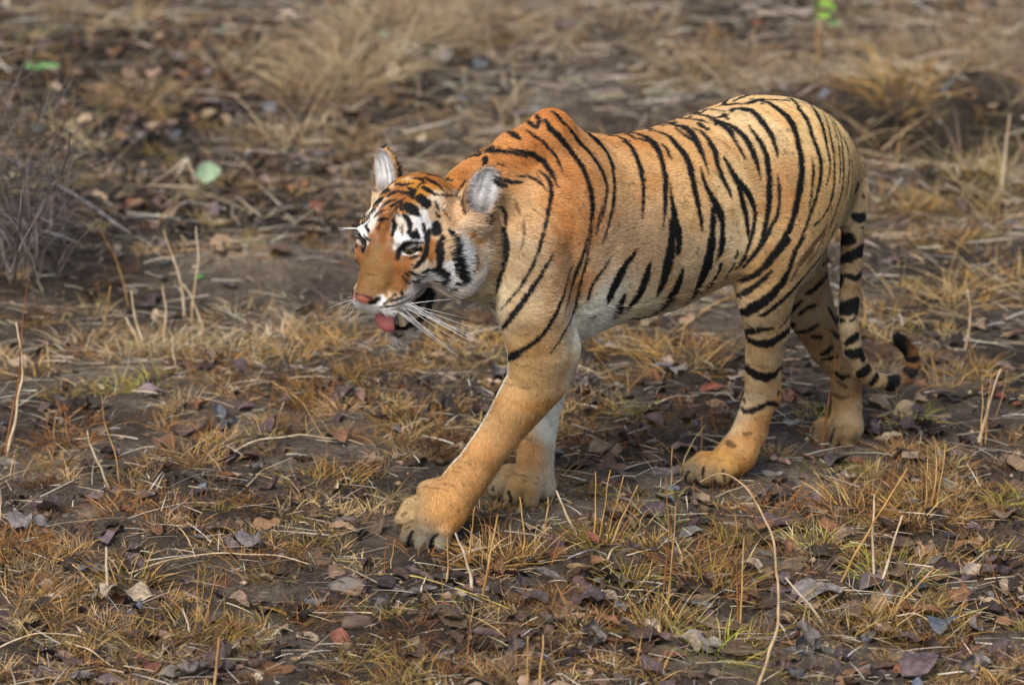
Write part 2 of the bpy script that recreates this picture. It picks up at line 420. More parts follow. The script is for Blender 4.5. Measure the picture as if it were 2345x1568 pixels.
def laplace(V,Fq,it=1,w=.5):
    for _ in range(it):
        S=np.zeros_like(V); c=np.zeros(len(V))
        for a_ in range(4):
            for b_ in (a_-1,(a_+1)%4):
                np.add.at(S,Fq[:,a_],V[Fq[:,b_]]); np.add.at(c,Fq[:,a_],1)
        V=V*(1-w)+w*S/c[:,None]
    return V
# ------------------------------------------------------------------ coat pattern and dark lines between the toes, traced along the fur (x,y,width)
CR={'E':(2500,1350,.3412),'D':(1450,1650,.2985),'A':(1800,800,.3826),'B':(2600,300,.4464),'H':(1350,640,.3061),'C1':(1250,500,.5228),'C2':(1600,350,.606),'C3':(2200,320,.593),'C4':(2500,900,.6057),'C5':(1400,1200,.606)}
STRIPES={'A':'''670,0,30 650,80,28 625,190,26 595,300,26 550,430,26 505,540,26 440,650,24 385,740,22 320,810,18 250,890,14 200,950,10
715,390,8 695,440,20 640,530,28 590,620,32 540,690,34 480,780,38 420,870,44 360,950,46 290,1040,46 235,1110,40 200,1140,24
1105,0,26 1085,100,22 1060,230,20 1030,340,22 1000,440,30 955,550,34 920,650,30 895,740,28 870,840,22 845,930,16 835,1000,8
905,520,8 875,590,14 850,690,20 830,780,24 790,880,30 745,980,38 690,1080,38 630,1170,36 560,1240,36 480,1300,40 400,1350,50 330,1390,70 270,1420,60
1115,90,10 1095,170,14 1070,270,16 1055,370,18 1050,450,22 1015,570,26 985,680,24 965,790,24 935,920,24 890,1040,24 840,1140,22 790,1230,18 740,1300,14 690,1370,8
242,0,18 255,60,20 250,130,24 225,180,50 235,260,80 250,330,80 245,400,70 225,480,44 215,560,40 185,640,30 165,720,20 150,760,14
270,440,14 240,540,16 200,650,24 180,720,22 155,810,12
60,15,20 100,30,24 120,70,10
n160,20,16 190,80,16 205,140,8
n430,80,14 435,180,18 425,280,12 400,350,8
1290,420,12 1240,510,16 1170,600,22 1110,690,28 1080,760,34 1060,840,24
1110,1000,24 1080,1050,20
1200,0,10 1160,130,12 1135,210,6
g60,780,12 95,870,20 130,910,24 150,940,14''',
'B':'''330,240,20 400,245,40 480,255,44 540,300,46 590,370,46 640,440,40 670,500,34 690,560,30 705,610,24 708,650,10
480,165,14 560,175,26 640,195,40 720,250,52 790,310,56 840,390,56 870,470,46 885,560,44 905,650,46 912,760,50 905,860,54 885,960,56 865,1060,52 840,1160,46 810,1250,48 760,1340,46 700,1430,46 640,1510,50 590,1568,44
560,110,14 640,130,18 720,130,22 800,150,30 860,190,36 900,260,38 950,330,40 985,420,38 1010,500,34 1045,590,34 1070,670,34 1075,760,34 1065,860,32 1040,960,28 1005,1060,28 975,1150,26 945,1240,22 900,1340,16 860,1420,10
920,165,14 985,210,22 1030,270,34 1065,340,34 1090,410,34 1110,500,30 1130,590,24 1145,660,20 1150,740,18 1135,830,14 1120,880,6
1050,220,10 1100,300,14 1130,380,20 1150,460,22 1165,540,22 1180,640,20 1185,740,20 1185,850,20 1170,960,20 1140,1070,18 1080,1160,16 1020,1220,14
1060,225,10 1130,290,16 1170,360,18 1195,430,20 1215,510,18 1228,600,18 1235,700,16 1235,800,12 1225,860,6
1130,250,8 1180,350,10 1225,440,14 1245,520,16 1255,620,18 1262,720,20 1260,830,20 1245,940,20 1215,1050,18 1180,1150,16 1150,1230,18
1220,430,8 1260,490,16 1290,560,20 1305,640,18 1310,740,16 1300,850,16 1290,960,10
1320,640,8 1328,720,14 1335,800,14 1330,900,14 1315,980,14 1290,1050,8
1170,290,16 1220,360,22 1280,430,26 1330,500,26 1370,560,24 1395,630,16
1270,370,14 1330,440,16 1380,530,16
995,650,8 1005,700,20 1010,780,24 1000,880,22 990,980,18 975,1060,10
710,800,8 718,870,20 725,960,26 722,1060,28 705,1140,30 660,1220,30 610,1320,34 560,1400,34 500,1480,34 450,1540,26 420,1568,20
465,385,10 505,440,22 555,510,34 595,580,40 618,660,42 630,760,44 640,860,46 638,960,48 632,1060,48 620,1160,40 600,1250,34 575,1330,26 560,1390,16
260,650,14 290,710,34 330,780,44 370,850,54 420,900,50 465,960,50 495,1030,42 520,1110,32 515,1190,34 500,1270,30 480,1340,26 450,1440,18 400,1530,16 380,1568,12
380,880,30 400,960,44 415,1040,44 440,1120,40 450,1200,36 460,1270,26 465,1340,14
10,290,20 100,300,30 180,330,36 250,385,50 310,430,46 345,500,30 380,560,26 415,620,20 440,670,8
230,350,20 310,380,36 370,420,44 430,480,48 480,560,50 515,650,44 540,720,34 560,790,20 568,830,8
0,405,16 60,430,26 110,480,34 155,550,44 190,620,46 205,710,38 240,810,36 275,880,30 305,940,24 320,985,10
0,470,40 40,530,36 70,600,30 90,670,26 115,740,20 135,800,10
60,740,10 85,830,26 110,900,34 150,970,44 190,1050,60 225,1120,60 245,1200,46 245,1290,46 235,1390,46 215,1470,36 200,1510,16
165,1080,40 165,1180,50 160,1280,50 150,1380,56 140,1480,70 125,1568,80
0,830,26 20,930,34 40,1020,34 55,1110,30 65,1190,24 70,1260,10
0,280,30 80,255,30 150,250,24 260,265,10
200,225,30 280,210,44 340,205,36 460,205,12
340,180,30 400,150,40 480,130,34 560,130,20 620,140,10
400,140,20 450,115,30 500,100,14
180,210,20 240,185,16
0,330,16 60,335,20 115,360,14
n1170,1290,50 1190,1240,34 1210,1210,16
n1120,1220,20 1080,1300,40 1020,1370,36 950,1450,30 880,1530,20
n1100,1300,16 1040,1440,24 960,1540,20
860,1460,20 820,1560,28
940,1310,14 880,1400,18 840,1470,22
370,1440,16 365,1480,20
230,1540,24 220,1568,24''',
'C3':'''0,300,50 40,330,36 90,380,30 130,430,28 155,490,26 170,560,22 178,640,22 172,720,24 160,800,20 140,880,16 115,960,10 95,1010,5
0,400,14 50,470,26 90,530,22 115,590,20 128,650,16 120,720,12 95,800,10 70,880,6
185,320,14 240,345,26 280,390,30 315,450,30 340,520,30 355,600,26 360,680,20 356,760,16 352,840,8
300,300,14 370,325,34 420,360,44 455,420,34 480,490,32 495,560,32 500,650,28 498,740,26 495,820,18 486,900,8
475,370,10 505,400,16 520,440,12 535,470,6
470,295,14 530,330,28 580,390,36 620,440,40 650,500,36 665,570,34 680,650,34 695,730,30 715,810,26 730,870,18 732,920,8
530,620,8 535,700,18 548,780,30 560,860,44 580,930,44 585,1000,36 575,1060,30
540,860,40 540,960,44 530,1050,60 510,1150,66 490,1230,50 465,1290,36 445,1335,10
490,240,14 550,250,26 620,265,36 670,310,40 700,360,34 720,420,30
560,270,10 610,310,16 660,340,20 700,370,14
480,240,20 550,215,26 620,210,26 700,220,20 770,240,10
160,300,14 230,300,26 280,320,24 310,345,10
310,290,30 370,280,30 420,255,20
400,290,20 440,290,20 475,310,8
570,215,20 650,190,30 720,175,20 780,150,20
315,1040,10 290,1080,24 250,1130,40 215,1190,50 180,1260,56 150,1330,40 135,1385,14
405,1110,10 390,1160,34 370,1240,48 340,1310,46 300,1370,40 260,1410,20 245,1430,8
235,1330,24 215,1380,44 200,1430,40 180,1465,20
605,1170,24 590,1230,44 560,1300,56 520,1360,54 470,1410,40 400,1450,32 330,1465,26 270,1470,16
790,980,56 785,1040,60 770,1100,66 740,1200,66 710,1270,50 670,1330,30 620,1370,16
862,980,40 850,1050,34 830,1100,12
855,1125,20 840,1170,24 810,1220,26 770,1270,20 720,1310,12
955,1055,16 945,1090,14
935,1125,14 910,1170,18 880,1210,16 862,1235,6
1010,1080,16 975,1130,18 945,1160,10
1715,630,30 1700,670,30
1690,820,30 1720,840,40 1755,830,40
1620,960,50 1660,970,60 1690,985,30
1745,700,20 1745,702,20
1745,900,10 1746,902,10''',
'C4':'''750,0,34 700,60,30 640,130,30 560,210,30 500,240,28 450,260,16
650,190,12 600,240,24 540,290,28 490,320,30 440,345,20
840,0,20 790,70,20 760,180,26 720,260,36 660,330,46 600,380,50 540,420,54 480,450,44 440,450,24
960,95,16 900,170,20 840,240,24 780,310,24 720,370,26 660,420,24 600,465,20 560,465,8
n900,60,26 850,120,22 800,190,16 770,250,10
n930,170,14 870,240,14 800,310,10
840,370,10 790,420,20 760,460,14 740,500,12 700,540,6
455,575,24 520,565,34 580,555,28 660,545,14
785,520,24 740,570,40 690,610,40 640,640,44 570,640,40 510,620,30 490,600,14
465,760,22 500,800,44 560,840,44 620,850,50 670,830,36 700,790,24 720,740,14
455,1035,14 480,1055,20 530,1058,24 580,1035,26 620,1010,24 660,1010,28 690,1025,14
690,945,24 705,945,10
470,970,14 485,1000,12
1010,190,20 960,260,26 920,300,30 870,330,20
915,405,20 870,420,16 820,460,14
940,520,14 880,560,20 830,570,18 790,570,10
905,600,20 950,600,20
1000,420,12 1030,470,20 1050,520,10
1020,560,10 1060,600,18
1040,820,16 1090,850,22 1130,840,10
n1030,950,14 1080,975,18 1120,970,8
n1060,880,14 1110,905,14
1025,660,20 990,695,26 955,710,10
960,740,12 1020,730,20 1060,720,10
1085,10,40 1140,15,30
1085,120,40 1140,100,50 1200,70,50 1215,45,30
1075,270,40 1085,230,34 1110,215,14
1130,225,24 1165,240,30 1200,215,28
1070,430,50 1120,420,70 1165,390,60 1175,450,30
1060,490,30 1100,500,14
1140,500,14 1165,485,14
1110,640,24 1150,615,40 1180,595,40
1115,700,40 1160,705,50 1200,695,40 1220,730,30
1190,840,30 1220,820,44 1250,790,40
1265,890,20 1285,865,34 1305,835,24
1390,910,50 1395,870,50 1420,850,40 1430,880,30
1475,795,24 1510,820,40 1550,820,24
1490,740,16 1530,740,22 1560,730,20
1410,600,30 1430,640,60 1455,680,44 1475,710,20
n380,1255,30 420,1275,16
n480,1200,16 520,1195,10''',
'E':'''240,1230,30 200,1290,26 175,1340,20
405,1180,30 395,1250,34 400,1310,24
620,1220,24 640,1330,20
1620,740,14 1600,800,16 1595,870,16
1840,760,20 1820,820,26 1800,890,24
1720,900,14 1760,930,14''',
'D':'''n95,1085,16 180,1060,22 290,1030,20 380,990,14
265,1330,40 285,1230,34 320,1150,24
540,1360,40 555,1290,50 590,1220,40 650,1170,24
n450,1380,30 480,1300,20
1335,620,36 1340,580,24
1530,650,40 1560,720,36 1560,790,30
n200,940,24 240,915,20
n300,1080,18 240,1110,20''',
'C2':'''95,480,20 140,465,26 190,445,20
240,410,24 290,385,36 330,380,30
370,310,20 370,350,40 420,358,22 500,360,20 560,372,18 620,390,12
525,348,8 600,362,18 660,382,30 720,420,30 765,480,24 795,540,14 810,578,6
500,235,20 540,255,36 575,282,14
605,160,14 640,185,28 680,212,16
680,135,20 698,170,28 685,205,20
620,228,8 660,260,14 720,300,18 745,330,14 790,375,14 820,430,12 845,485,6
715,185,8 735,165,16 760,215,30 820,270,34 870,330,30 920,395,28 965,455,28 995,530,26 1020,620,28 1028,700,28 1022,770,22
780,115,20 805,135,28 830,170,22 870,200,14 900,240,24 950,310,30 1000,360,28 1050,420,26 1085,480,26 1110,550,22 1120,610,16 1110,670,12 1090,750,12 1065,820,8 1050,870,5
n1090,650,6 1075,740,10 1050,830,8
970,230,20 1010,255,36 1060,290,30 1100,345,28 1135,400,26 1155,460,26
700,480,8 735,510,20 765,555,24 773,620,24 765,680,22 748,740,22
565,515,10 620,512,14 680,535,12 720,570,12 745,605,8
425,540,20 450,560,30 490,572,20
430,520,10 480,540,22 530,552,20 595,550,8
430,695,6 465,705,14 488,745,18 487,790,16
n545,655,6 560,705,12 578,760,6
440,438,10 470,442,10''',
'C1':'''n495,1030,10 520,1060,14 550,1080,10
365,1222,10 430,1197,12 490,1178,12 535,1158,8
335,1248,8 420,1238,10 500,1215,10 545,1190,8
380,1205,8 420,1180,8 430,1165,6
700,1120,44 660,1145,40 600,1165,20
440,1392,24 520,1388,28 580,1362,30 640,1320,32 680,1260,34 705,1190,30
265,1215,24 295,1205,30 330,1185,20
140,1140,8 200,1160,8 275,1185,10
500,1445,8 470,1460,10 440,1440,10''',
'H':'''590,210,30 650,250,60 640,310,50 600,280,50 520,270,40
640,300,50 645,335,36
410,270,50 350,310,30 470,255,30 520,250,10
440,170,30 520,175,40 600,170,30 640,160,12
620,95,12 700,95,36 760,110,46 780,150,24 720,180,12 700,220,12
800,90,20 860,130,44 930,160,46 980,200,40 1010,240,14 1060,270,10
780,210,40 840,240,54 890,275,44 930,300,24 1000,300,14 1100,305,20 1170,315,16 1210,240,16 1290,130,20
740,340,90 800,400,100 840,450,20
590,440,90 650,480,110 700,520,60 740,560,14 755,600,8
530,550,34 575,590,50 605,650,50 615,710,36 610,760,50 650,790,70 710,800,60 690,745,40 640,780,40
410,600,34 430,650,40 410,720,34 400,790,24
260,440,12 310,410,36 360,375,44 440,360,14
380,440,26 430,410,30 500,370,24 550,340,10
180,560,14 230,510,26 290,490,24 370,480,10
100,600,14 140,550,16 180,500,10
220,600,20 280,590,36 330,575,20
250,550,8 340,530,10
500,420,20 510,470,30 520,490,16
550,340,8 500,400,14 440,470,14 380,530,14 340,590,12
450,520,20 480,550,20
420,560,16 430,600,14
n230,690,40 200,700,20 270,640,16
850,720,20 825,780,60 825,860,50 815,950,44 800,1030,56 760,1100,50 710,1150,44 660,1190,20
770,650,16 785,690,40 790,740,44 820,770,40
935,680,90 935,730,100
920,370,12 940,430,30 970,480,16
930,520,20 960,560,36 975,580,10
1010,790,20 1010,840,50 975,920,70 980,1000,80 985,1080,76 970,1160,60 960,1210,44 900,1220,40 820,1220,30 770,1260,30 760,1310,40 740,1350,40 690,1360,20 630,1355,14
960,1210,60 1010,1250,70 1060,1280,70 1040,1340,50 1030,1380,24
920,1340,16 970,1345,14 1010,1370,10
1090,735,20 1130,770,50 1165,850,60 1185,950,70 1200,1050,70 1225,1150,76 1250,1230,80 1280,1310,70 1250,1360,40 1180,1400,40 1110,1440,34 1060,1470,14
610,1230,14 650,1260,30 690,1280,30 740,1290,24
520,1290,12 540,1330,16 575,1360,20 610,1380,14
560,1260,10 590,1290,10
620,1030,12 680,990,26 740,960,36 760,960,14
620,1075,14 670,1060,26 715,1050,16
640,1150,12 680,1165,14
465,1065,36 475,1000,50 505,958,60 545,922,46
540,900,44 600,880,36 660,885,30 720,888,22 780,885,14
540,970,30 600,978,26 660,950,20 700,920,16
1390,1030,20 1400,1100,24 1390,1190,20 1360,1230,10
n515,700,20 515,750,20 520,800,14
510,1495,40 512,1497,40
430,1515,16 432,1516,16
60,650,16 80,690,30 100,740,30
50,790,14 80,830,30 120,850,24
20,870,20 40,920,16
20,930,24 30,990,20
760,40,20 850,35,40 930,50,30 1000,80,44 1080,110,34 1130,120,20
1010,10,50 1060,0,30
1000,460,10 1060,540,14 1100,600,12'''}
# soft patches of other fur colour, nose skin and mouth shade: x,y,radius,r,g,b (sRGB)
W=(236,234,230)
FC={'C':(158,108,60),'O':(174,118,58),'D':(136,92,50),'G':(192,140,60),'B':(136,106,68),'T':(208,180,145),'w':(238,236,232),'g':(150,142,134),'p':(226,208,184),'k':(45,34,30)}
FACE="""60 480k560T700O850O1000O1150O
130 150g300T420G550G650G800O900O1050G1200O
200 130T250p380p500O650G750G900G1050O1180O
280 120p220T350O480O700G800G950p1080T1200T
350 110T220T300p420O550O680G880p980p1080T1200T
430 100T200O250w380O480O580O740T850T1000p1100T1200T
500 150O200w280O420D520G780w870T960T1080T1200T
580 130w200w300O400D480w640w700w800w880T1000T1100T1200T
650 110w160w250O340D440w520w650w720w850w1050T1150T1250p
720 50w130w220D320D440w480w560w680w740w830w1080T1200p1320p
790 60w150D280D380O440w490w540w760w900T1050T1230p1350O1420p
860 80w150D280D400D440w500w580w680w740w870O1060T1230w1350p1420G
940 30D110B250B380D430w760O860O1060T1250w1320w1420p
1000 60B200B350D420D530w600w690w760O870O1080T1270w1350w1430p
1070 40B180B320D430D560D640C860C1080T1290w1430p
1150 60B200B350B450C560C700T820p900T1080w1140w1300w1430p
1230 60B200B350B480C560C720p850w1100w1170w1320w1440w
1310 60B200B350B480C560C690w800w900w970w1120w1200w1360w
1390 60B200B350B450C550C700g850g950p1100w1180w1300w
1460 100B250B400B500C600w750g1000w1100w1250w
1530 150B300B400p520p600p1000g"""
FACE2="""1060 170B260B360B460B
1110 160B250B350B450B520O
1150 340B420T500p560w620g740w
1190 350w400T470T530w720g
1225 335w400p470p540w
1255 250w300w350w420w480w
1285 320w400g450g
1395 420g640g
1430 440p520p600p
1470 480w550w
1090 780g850w900w"""
DABS={'C1':[(480,1205,30),(430,1250,26),(350,1260,28),(345,1180,26),(335,1215,20),(530,1180,26),(300,1250,22)]}
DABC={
 'C1':[(140,1155,30,166,104,92),(158,1172,30,170,108,95),(185,1182,32,178,116,102),(225,1195,32,178,116,102),(262,1195,22,160,100,88),(500,1440,50,150,140,125),(560,1420,50,185,175,160),(430,1425,40,140,125,110),(600,1380,40,120,110,100),(640,1180,45,25,18,18),(700,1150,40,25,18,18),(600,1230,40,60,25,25)]}  # last dabs: dark red mouth with the shade of its cavity painted in
ANCH={'C2':[(740,140,206,136,64),(650,330,204,134,66),(600,700,202,160,115),(900,800,198,138,80),(560,1060,196,172,146),(550,1350,196,166,132),(950,1200,204,146,84),(880,560,200,140,80),(1250,480,210,162,110),(1250,900,188,154,122),(1020,1380,236,233,230),(980,1330,230,225,220),(350,820,190,150,110),(370,1000,170,145,120),(300,420,200,140,74),(150,400,200,138,72),(440,1300,215,200,180)],
 'C3':[(300,330,208,146,76),(600,400,215,165,105),(900,700,224,188,142),(1100,200,228,194,150),(1430,300,226,190,138),(1600,300,228,194,142),(1560,560,224,188,134),(1250,700,200,150,95),(650,1150,190,164,134),(450,1100,176,144,114),(1100,1150,195,155,105),(1650,450,228,194,142),(60,1400,236,233,230),(350,1380,205,185,160),(900,1000,222,196,162),(1500,700,205,165,110),(1720,700,172,148,118),(1690,1100,160,138,112),(700,700,216,172,120)],
 'C4':[(600,720,182,158,130),(550,950,180,158,132),(600,1130,190,145,95),(500,1300,205,155,95),(430,1100,205,190,170),(300,1345,202,150,70),(420,1380,195,145,70),(150,1440,124,108,88),(300,1480,132,114,92),(1120,950,160,132,100),(1000,1100,196,150,80),(950,1220,134,116,92),(1050,1240,140,122,98),(1000,150,182,164,144),(1180,1050,186,160,130),(1140,330,166,142,114),(1130,560,166,142,114),(1350,880,186,160,126),(1520,720,150,105,60),(1480,690,60,42,28),(1450,650,40,30,24),(880,480,162,140,114),(980,560,150,122,92),(700,1000,190,150,100),(1150,550,195,175,150)],
 'C5':[(900,300,202,162,110),(1000,150,204,160,108),(900,600,205,158,102),(620,950,202,150,92),(420,1150,204,152,88),(230,1200,180,150,110),(190,1330,118,104,88),(400,1400,150,148,148),(280,1390,130,122,115),(960,800,192,140,80),(1110,680,238,238,238),(1120,850,235,235,235),(900,1040,192,148,84),(760,1090,128,114,96),(850,1110,132,118,100),(1090,1040,210,205,198),(500,1250,205,145,75)],
 'C1':[(700,300,205,150,60),(600,480,200,140,60),(400,900,185,120,55),(250,1000,172,128,72),(900,800,205,160,115)]}
def crop_pts(k,x,y):
    x0,y0,s=CR[k]; return (x0+x*s)/1.6375,(y0+y*s)/1.6375
# ------------------------------------------------------------------ tiger body mesh
V,Fq=build_surface(.0065); V=laplace(V,Fq,1,.3)
V,Fq=subdivide(V,Fq); V=project(V,1)
NV=grad(V); NV/=np.linalg.norm(NV,axis=1)[:,None]+1e-9
WV=to_world(V)
bvh=BVHTree.FromPolygons(WV.tolist(),Fq.tolist())
CV=Vector(C.tolist())
def hit(px,py):
    r=Vector(ray(px,py).tolist()); h=bvh.ray_cast(CV,r)
    if h[0] is not None: return h[0]
    return None
def hit_b(px,py,snap=.02):
    h=hit(px,py)
    if h is None:
        m=M(px,py,.03); n=bvh.find_nearest(Vector(m.tolist()))
        r=ray(px,py); p=np.array(n[0]); t=(p-C)@r
        if np.linalg.norm(C+r*t-p)>snap: return None
        h=n[0]
    return body(np.array(h))
kd=KDTree(len(V))
for i,p in enumerate(V.tolist()): kd.insert(p,i)
kd.balance()
headR=(V-HPB)@RHB/HEAD_SC                   # head coordinates of every vertex
dh=np.linalg.norm(headR-np.array([-.03,0,.0]),axis=1)
# base colours by distance to anchors
AP=[];AC=[]
for k,ls in ANCH.items():
    for x,y,r_,g_,b_ in ls:
        h=hit_b(*crop_pts(k,x,y))
        if h is None: continue
        AP.append(h); AC.append(lin((r_,g_,b_)))
        if h[2]>.42 and k!='C1' and h[0]<.4 and h[0]>-.55: AP.append(h*np.array([1,-1,1])); AC.append(lin((r_,g_,b_)))
# unseen sides: pale belly and inner legs, spine
for p,c in (((.1,0,.42),W),((-.1,0,.43),(225,215,200)),((-.3,0,.49),(225,215,200)),((-.2,-.12,.5),(200,170,130)),((.5,-.1,.72),(200,150,95)),((-.5,-.1,.6),(205,170,120)),((.3,0,.5),(225,218,208)),((.35,.05,.55),(220,212,200))):
    AP.append(np.array(p)); AC.append(lin(c))
AP=np.array(AP); AC=np.array(AC)
num=np.zeros((len(V),3)); den=np.zeros(len(V))
for p,c in zip(AP,AC):
    d2=((V-p)**2).sum(1); wgt=1/(d2+.03**2)**2
    num+=wgt[:,None]*c; den+=wgt
FUR=num/den[:,None]
# inner faces of the legs and the hollow of the flank are white
inn=(V[:,1]>-.02)*np.clip((np.where(V[:,1]-np.interp(V[:,0],[-.6,-.2,.2,.55],[-.03,.0,0,.03])>0,-1,1)*NV[:,1]-.22)/.25,0,1)*np.clip((.60-V[:,2])/.15,0,1)*np.clip((V[:,2]-.11)/.06,0,1)*(V[:,0]>.08)
FUR=FUR*(1-.9*inn)[:,None]+lin(W)*.9*inn[:,None]
gy_=FUR@np.array([.3,.55,.15]); FUR=(gy_[:,None]*.16+FUR*.84)*np.array([1.0,1.02,.90])
# the face: closely spaced fur colours
import re
FP=[];FCc=[]
for kf,ln in [('H',q) for q in FACE.split('\n')]+[('C1',q) for q in FACE2.split('\n')]:
    y_,rest=ln.split(' ',1)
    for x_,c_ in re.findall(r'(\d+)([A-Za-z])',rest):
        h=hit_b(*crop_pts(kf,int(x_),int(y_)),snap=.010)
        if h is None: continue
        hl=RHB.T@(h-HPB)
        if hl[0]<-.19: continue
        FP.append(h); FCc.append(lin(FC[c_]))
        if hl[1]>.015: FP.append(HPB+RHB@(hl*np.array([1,-1,1]))); FCc.append(lin(FC[c_]))
num=np.zeros((len(V),3)); den=np.zeros(len(V)); dmin=np.full(len(V),9.)
near=np.nonzero(dh<.30)[0]
for p_,c_ in zip(FP,FCc):
    d2=((V[near]-p_)**2).sum(1); wgt=1/(d2+.0062**2)**2.4
    num[near]+=wgt[:,None]*c_; den[near]+=wgt; dmin[near]=np.minimum(dmin[near],np.sqrt(d2))
t_=np.clip((.05-dmin)/.025,0,1)*(den>0)
FUR=FUR*(1-t_)[:,None]+(num/np.maximum(den,1e-9)[:,None])*t_[:,None]
# ears: white hair inside, tan rim, black back
EARS=[(np.array([-.145,.120,.062]),rot('z',36)@rot('x',-30)@rot('y',-14)),(np.array([-.116,-.103,.080]),rot('z',-10)@rot('x',16)@rot('y',-14))]
for ec,er in EARS:
    loc=(headR-ec)@er; nl=(NV@RHB)@er
    rad_=np.sqrt((loc[:,1]/.038)**2+(loc[:,2]/.060)**2)
    m=(rad_<1.15)&(np.abs(loc[:,0])<.035)&(loc[:,2]>-.062)
    t_=np.clip((nl[:,0]+.1)/.3,0,1)*m
    core=np.clip((1.0-rad_)/.25,0,1)
    cin=lin((205,204,204))*(.35+1.15*fbm(loc[:,1]*150+40,loc[:,2]*30+40,33,3))[:,None]
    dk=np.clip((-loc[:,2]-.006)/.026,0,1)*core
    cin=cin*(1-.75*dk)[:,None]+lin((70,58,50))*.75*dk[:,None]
    cr_=lin((150,118,84))*np.where(rad_>1.02,.35,1.0)[:,None]
    FUR=np.where((t_>0)[:,None],FUR*(1-t_)[:,None]+(cin*core[:,None]+cr_*(1-core)[:,None])*t_[:,None],FUR)
    tb=np.clip((-nl[:,0]-.25)/.25,0,1)*m*(loc[:,2]>-.035)
    FUR=FUR*(1-tb)[:,None]+lin((30,27,27))*tb[:,None]
def dab(k,x,y,r,c):
    h=hit_b(*crop_pts(k,x,y))
    if h is None: return
    R=r*CR[k][2]/1.6375/F*8.95*1.15
    res=[h]
    hl=RHB.T@(h-HPB)
    if hl[1]>.012 and c[0]>60: res.append(HPB+RHB@(hl*np.array([1,-1,1])))
    for q,hh in enumerate(res):
        for co,i,d in kd.find_range(Vector(hh.tolist()),R*1.45):
            t=np.clip((R*1.45-d)/(R*1.1),0,1); t=t*t*(3-2*t)
            FUR[i]=FUR[i]*(1-t)+np.asarray(c)*t
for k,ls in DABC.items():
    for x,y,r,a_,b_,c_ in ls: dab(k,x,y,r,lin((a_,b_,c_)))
for k,ls in DABS.items():
    for x,y,r in ls: dab(k,x,y,r,lin(W))
# mottling
nzz=fbm(V[:,0]*60+V[:,1]*40+50,V[:,2]*60+V[:,1]*45+50,40,3)
FUR*=(1+.30*(nzz-.5))[:,None]
n2_=fbm(V[:,0]*22+V[:,1]*16+50,V[:,2]*26+V[:,1]*12+50,44,3); FUR*=(1+.34*(n2_-.5))[:,None]
n3_=fbm(V[:,0]*26+V[:,1]*20+150,V[:,2]*22+150,46,2); FUR*=(1-np.clip((n3_-.55)*2,0,.35)[:,None]*np.array([.25,.5,.8]))
fl_=vnoise(V[:,0]*170+V[:,1]*80+99,V[:,2]*110+99,47); FUR*=(1-.38*np.clip((fl_-.80)/.12,0,1))[:,None]
SV={'k':np.full(len(V),-1.0),'n':np.full(len(V),-1.0),'g':np.full(len(V),-1.0)}
def mark(h,hw,kind):
    a=SV[kind]
    for co,i,d in kd.find_range(Vector(h.tolist()),hw+.004):
        v=hw-d
        if v>a[i]: a[i]=v
for k,txt in STRIPES.items():
    sc=CR[k][2]
    for line in txt.split('\n'):
        kind='k'
        if line[0] in 'ng': kind=line[0]; line=line[1:]
        pts=np.array([[float(q) for q in t.split(',')] for t in line.split()])
        for a,b in zip(pts[:-1],pts[1:]):
            n=max(2,int(np.hypot(*(b-a)[:2])*sc/1.6375/3.0)+1)
            for t in np.linspace(0,1,n):
                q=a+(b-a)*t
                h=hit_b(*crop_pts(k,q[0],q[1]))
                if h is None: continue
                tailf=1.25 if (h[0]<-.58 and k in('C3','C4') and h[2]>.08 and crop_pts(k,q[0],q[1])[0]>1910) else 1.0
                hw=tailf*q[2]*sc/1.6375/F*9.3*.5*((1.42 if k=='C4' else 1.2) if k not in('H','C1') else 1.36)+.0007
                mark(h,hw,kind)
                hl=RHB.T@(h-HPB)
                if k in 'DE': continue
                if k in('H','C1'):
                    if hl[1]>.03: mark(HPB+RHB@(hl*np.array([1,-1,1])),hw,kind)
                elif h[2]>.45 and abs(h[1])>.02:
                    n_=bvh.find_nearest(Vector(to_world((h*np.array([1,-1,1]))[None])[0].tolist()))
                    mark(body(np.array(n_[0])),hw,kind)
edge=.0022
ns=.0042*(fbm(V[:,0]*160+V[:,1]*90+9,V[:,2]*160+V[:,1]*70+9,60,2)-.5)
for kind,c in (('g',lin((120,112,105))),('n',lin((78,48,30))),('k',lin((27,25,27)))):
    t=np.clip((SV[kind]+ns+edge)/(2*edge),0,1)*(1 if kind=='k' else .75)
    FUR=FUR*(1-t)[:,None]+c*t[:,None]
FUR=np.clip((FUR**1.12)*.93,.006,.9)
tiger=bpy.data.objects.new('tiger',None); COL.objects.link(tiger); tiger.location=(.27,-.17,0)
tag(tiger,'orange and black striped tiger walking with lowered head and open mouth over dry ground','tiger')
def child(o):
    o.parent=tiger; o.matrix_parent_inverse=Matrix.Translation((-.27,.17,0)); return o
skin=attr_mat('tiger_coat',rough=.75,spec=.15,noise=.12,nscale=220,bump=.35,bscale=420)
child(mesh_obj('body',WV,Fq,skin,col=FUR))
